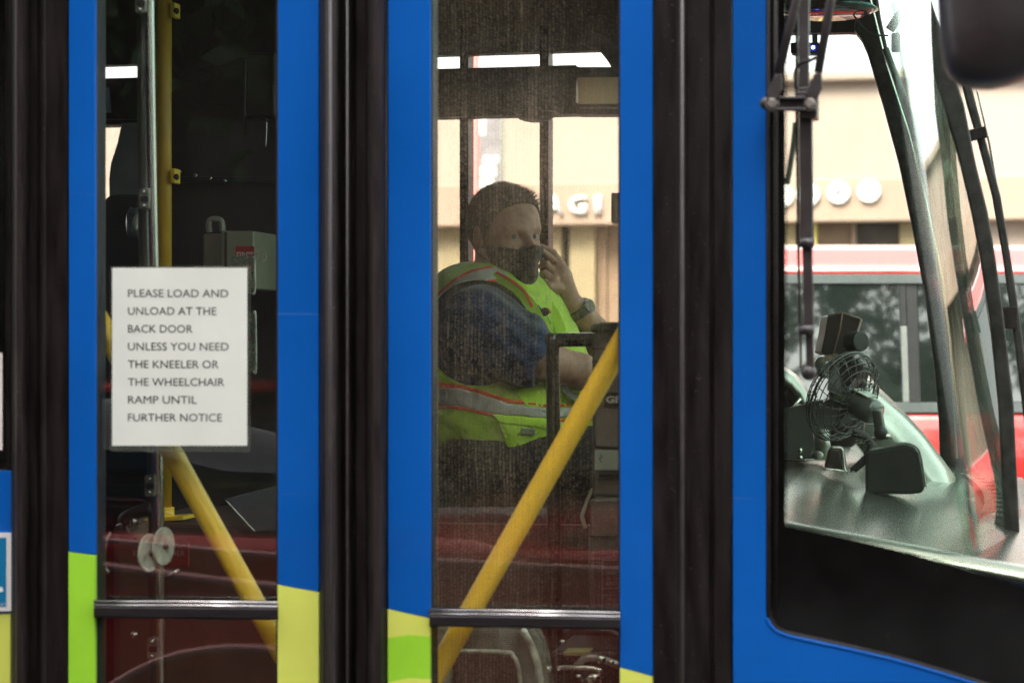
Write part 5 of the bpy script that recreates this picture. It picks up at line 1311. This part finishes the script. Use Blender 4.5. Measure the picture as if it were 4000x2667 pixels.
sdf_mesh('pocket_flap', band_f(.0290, reg([(1918, 1616), (2150, 1632), (2150, 1678), (1950, 1652)][::-1])), (-.10, -.27, 1.30), (.16, .05, 1.48), .0036, M_plainl, vest)
sdf_mesh('patch', band_f(.0325, reg([(2036, 1668), (2092, 1674), (2090, 1704), (2034, 1698)][::-1])), (-.02, -.27, 1.30), (.10, .05, 1.46), .0030, mat('grey_patch', (.18, .20, .16), rough=.6, grime=.3, scale=200), vest)
# lime front panel bright on the right of the belly
strap('zip', [L3(2195, 1500, -.155), L3(2215, 1530, -.155), L3(2260, 1558, -.14), L3(2330, 1560, -.10)], mat('grey_zip', (.16, .18, .15), rough=.5), .014, .006, vest)
# trousers
def pants_f(X, Y, Z):
    a = cap(X, Y, Z, L3(1880, 1770, -.06), L3(2380, 1800, -.10), .100, .078)
    a = smin(a, cap(X, Y, Z, L3(1880, 1770, .16), L3(2400, 1800, .20), .100, .078), .05)
    a = smin(a, ell(X, Y, Z, L3(1830, 1760, .06), (.17, .17, .10)), .05)
    a = smin(a, cap(X, Y, Z, L3(2380, 1800, -.1), L3(2440, 2400, -.1), .075, .06), .03)
    a = smin(a, cap(X, Y, Z, L3(2400, 1800, .2), L3(2460, 2400, .2), .075, .06), .03)
    return a
sdf_mesh('trousers', pants_f, (-.38, -.3, .90), (.42, .36, 1.46), .009, mat('black_trousers', (.012, .012, .015), rough=.8, bump=.2, bscale=200), drv)
# watch
wd_ = (elL-wrL); wd_ = wd_/np.linalg.norm(wd_); wc_ = wrL+wd_*.036
wdv = Vector(wd_); u1 = wdv.cross(UP).normalized(); u2 = wdv.cross(u1).normalized()
ringp = []
for (o_, r_) in ((-.011, .0315), (-.011, .0345), (.011, .0375), (.011, .034)):
    ringp.append([(Vector(wc_)+wdv*o_+(u1*math.cos(t)*1.12+u2*math.sin(t))*r_)[:] for t in np.linspace(0, 2*math.pi, 36, endpoint=False)])
ringp.append(ringp[0])
wt = MB().loft(ringp, cap=False).build('watch_strap', mat('dark_rubber_strap', (.02, .024, .026), rough=.45), drv, smooth=False, bevel=.001)
fd = (u1*.75*(1 if u1.x > 0 else -1)+Vector((.35, -.35, .6))).normalized(); fd = (fd-wdv*fd.dot(wdv)).normalized()
wcv = Vector(wc_)+fd*.036
MB().tube([wcv-fd*.004, wcv+fd*.006], .0175, 26).build('watch_case', mat('grey_blue_watch', (.10, .13, .15), rough=.25, metal=.7), wt, bevel=.001)
MB().tube([wcv+fd*.0055, wcv+fd*.0066], .0145, 26).build('watch_face', M_frit, wt)
rg = L3h(2160, 1012, .03)
MB().tube([rg+np.array((.004*math.cos(t)-.002, .011*math.sin(t), .009*math.cos(t))) for t in np.linspace(0, 2*math.pi, 20)], .0012, 6, cap=False).build('ring', M_steel, drv, smooth=True)
# seat
se = thing('driver_seat', 'dark driver seat under and behind the man in the safety vest', 'seat', loc=(0, 0, 0))
M_seat = mat('dark_blue_grey_seat', (.02, .022, .028), rough=.85, bump=.3, bscale=200)
def toW(p): return CAM*Vector((1, 1, 0))+FWD*(PD+p[1])+RGT*p[0]+UP*p[2]
MB().loft([[toW(p) for p in ((-.56, -.22, z), (-.46, -.26, z), (-.40, -.2, z), (-.40, .3, z), (-.46, .36, z), (-.56, .32, z))] for z in (1.0, 1.35, 1.6, 1.72, 1.76)]).build('backrest', M_seat, se, bevel=.02)
MB().loft([[toW(p) for p in ((-.46, -.22, z), (.10, -.26, z), (.10, .36, z), (-.46, .34, z))] for z in (1.02, 1.10, 1.165)]).build('cushion', M_seat, se, bevel=.02)
MB().loft([[toW(p) for p in ((-.30, -.1, z), (.0, -.1, z), (.0, .2, z), (-.30, .2, z))] for z in (.35, 1.02)]).build('pedestal', M_blk, se)
# ------------------------------------------------------------------ put every thing's origin at its base

for o in [x for x in SC.objects if x.parent is None and x.type == 'EMPTY' and x.location.length < 1e-6 and x.rotation_euler.z == 0]:
    pts = []
    def walk(x):
        for c in x.children:
            if c.type == 'MESH' and c.data.vertices:
                co = np.empty(len(c.data.vertices)*3); c.data.vertices.foreach_get('co', co); pts.append(co.reshape(-1, 3))
            walk(c)
    walk(o)
    if not pts: continue
    P_ = np.concatenate(pts); lo, hi = P_.min(0), P_.max(0)
    b = Vector(((lo[0]+hi[0])/2, (lo[1]+hi[1])/2, lo[2]))
    o.location = b
    for c in o.children: c.matrix_parent_inverse = Matrix.Translation(-b)
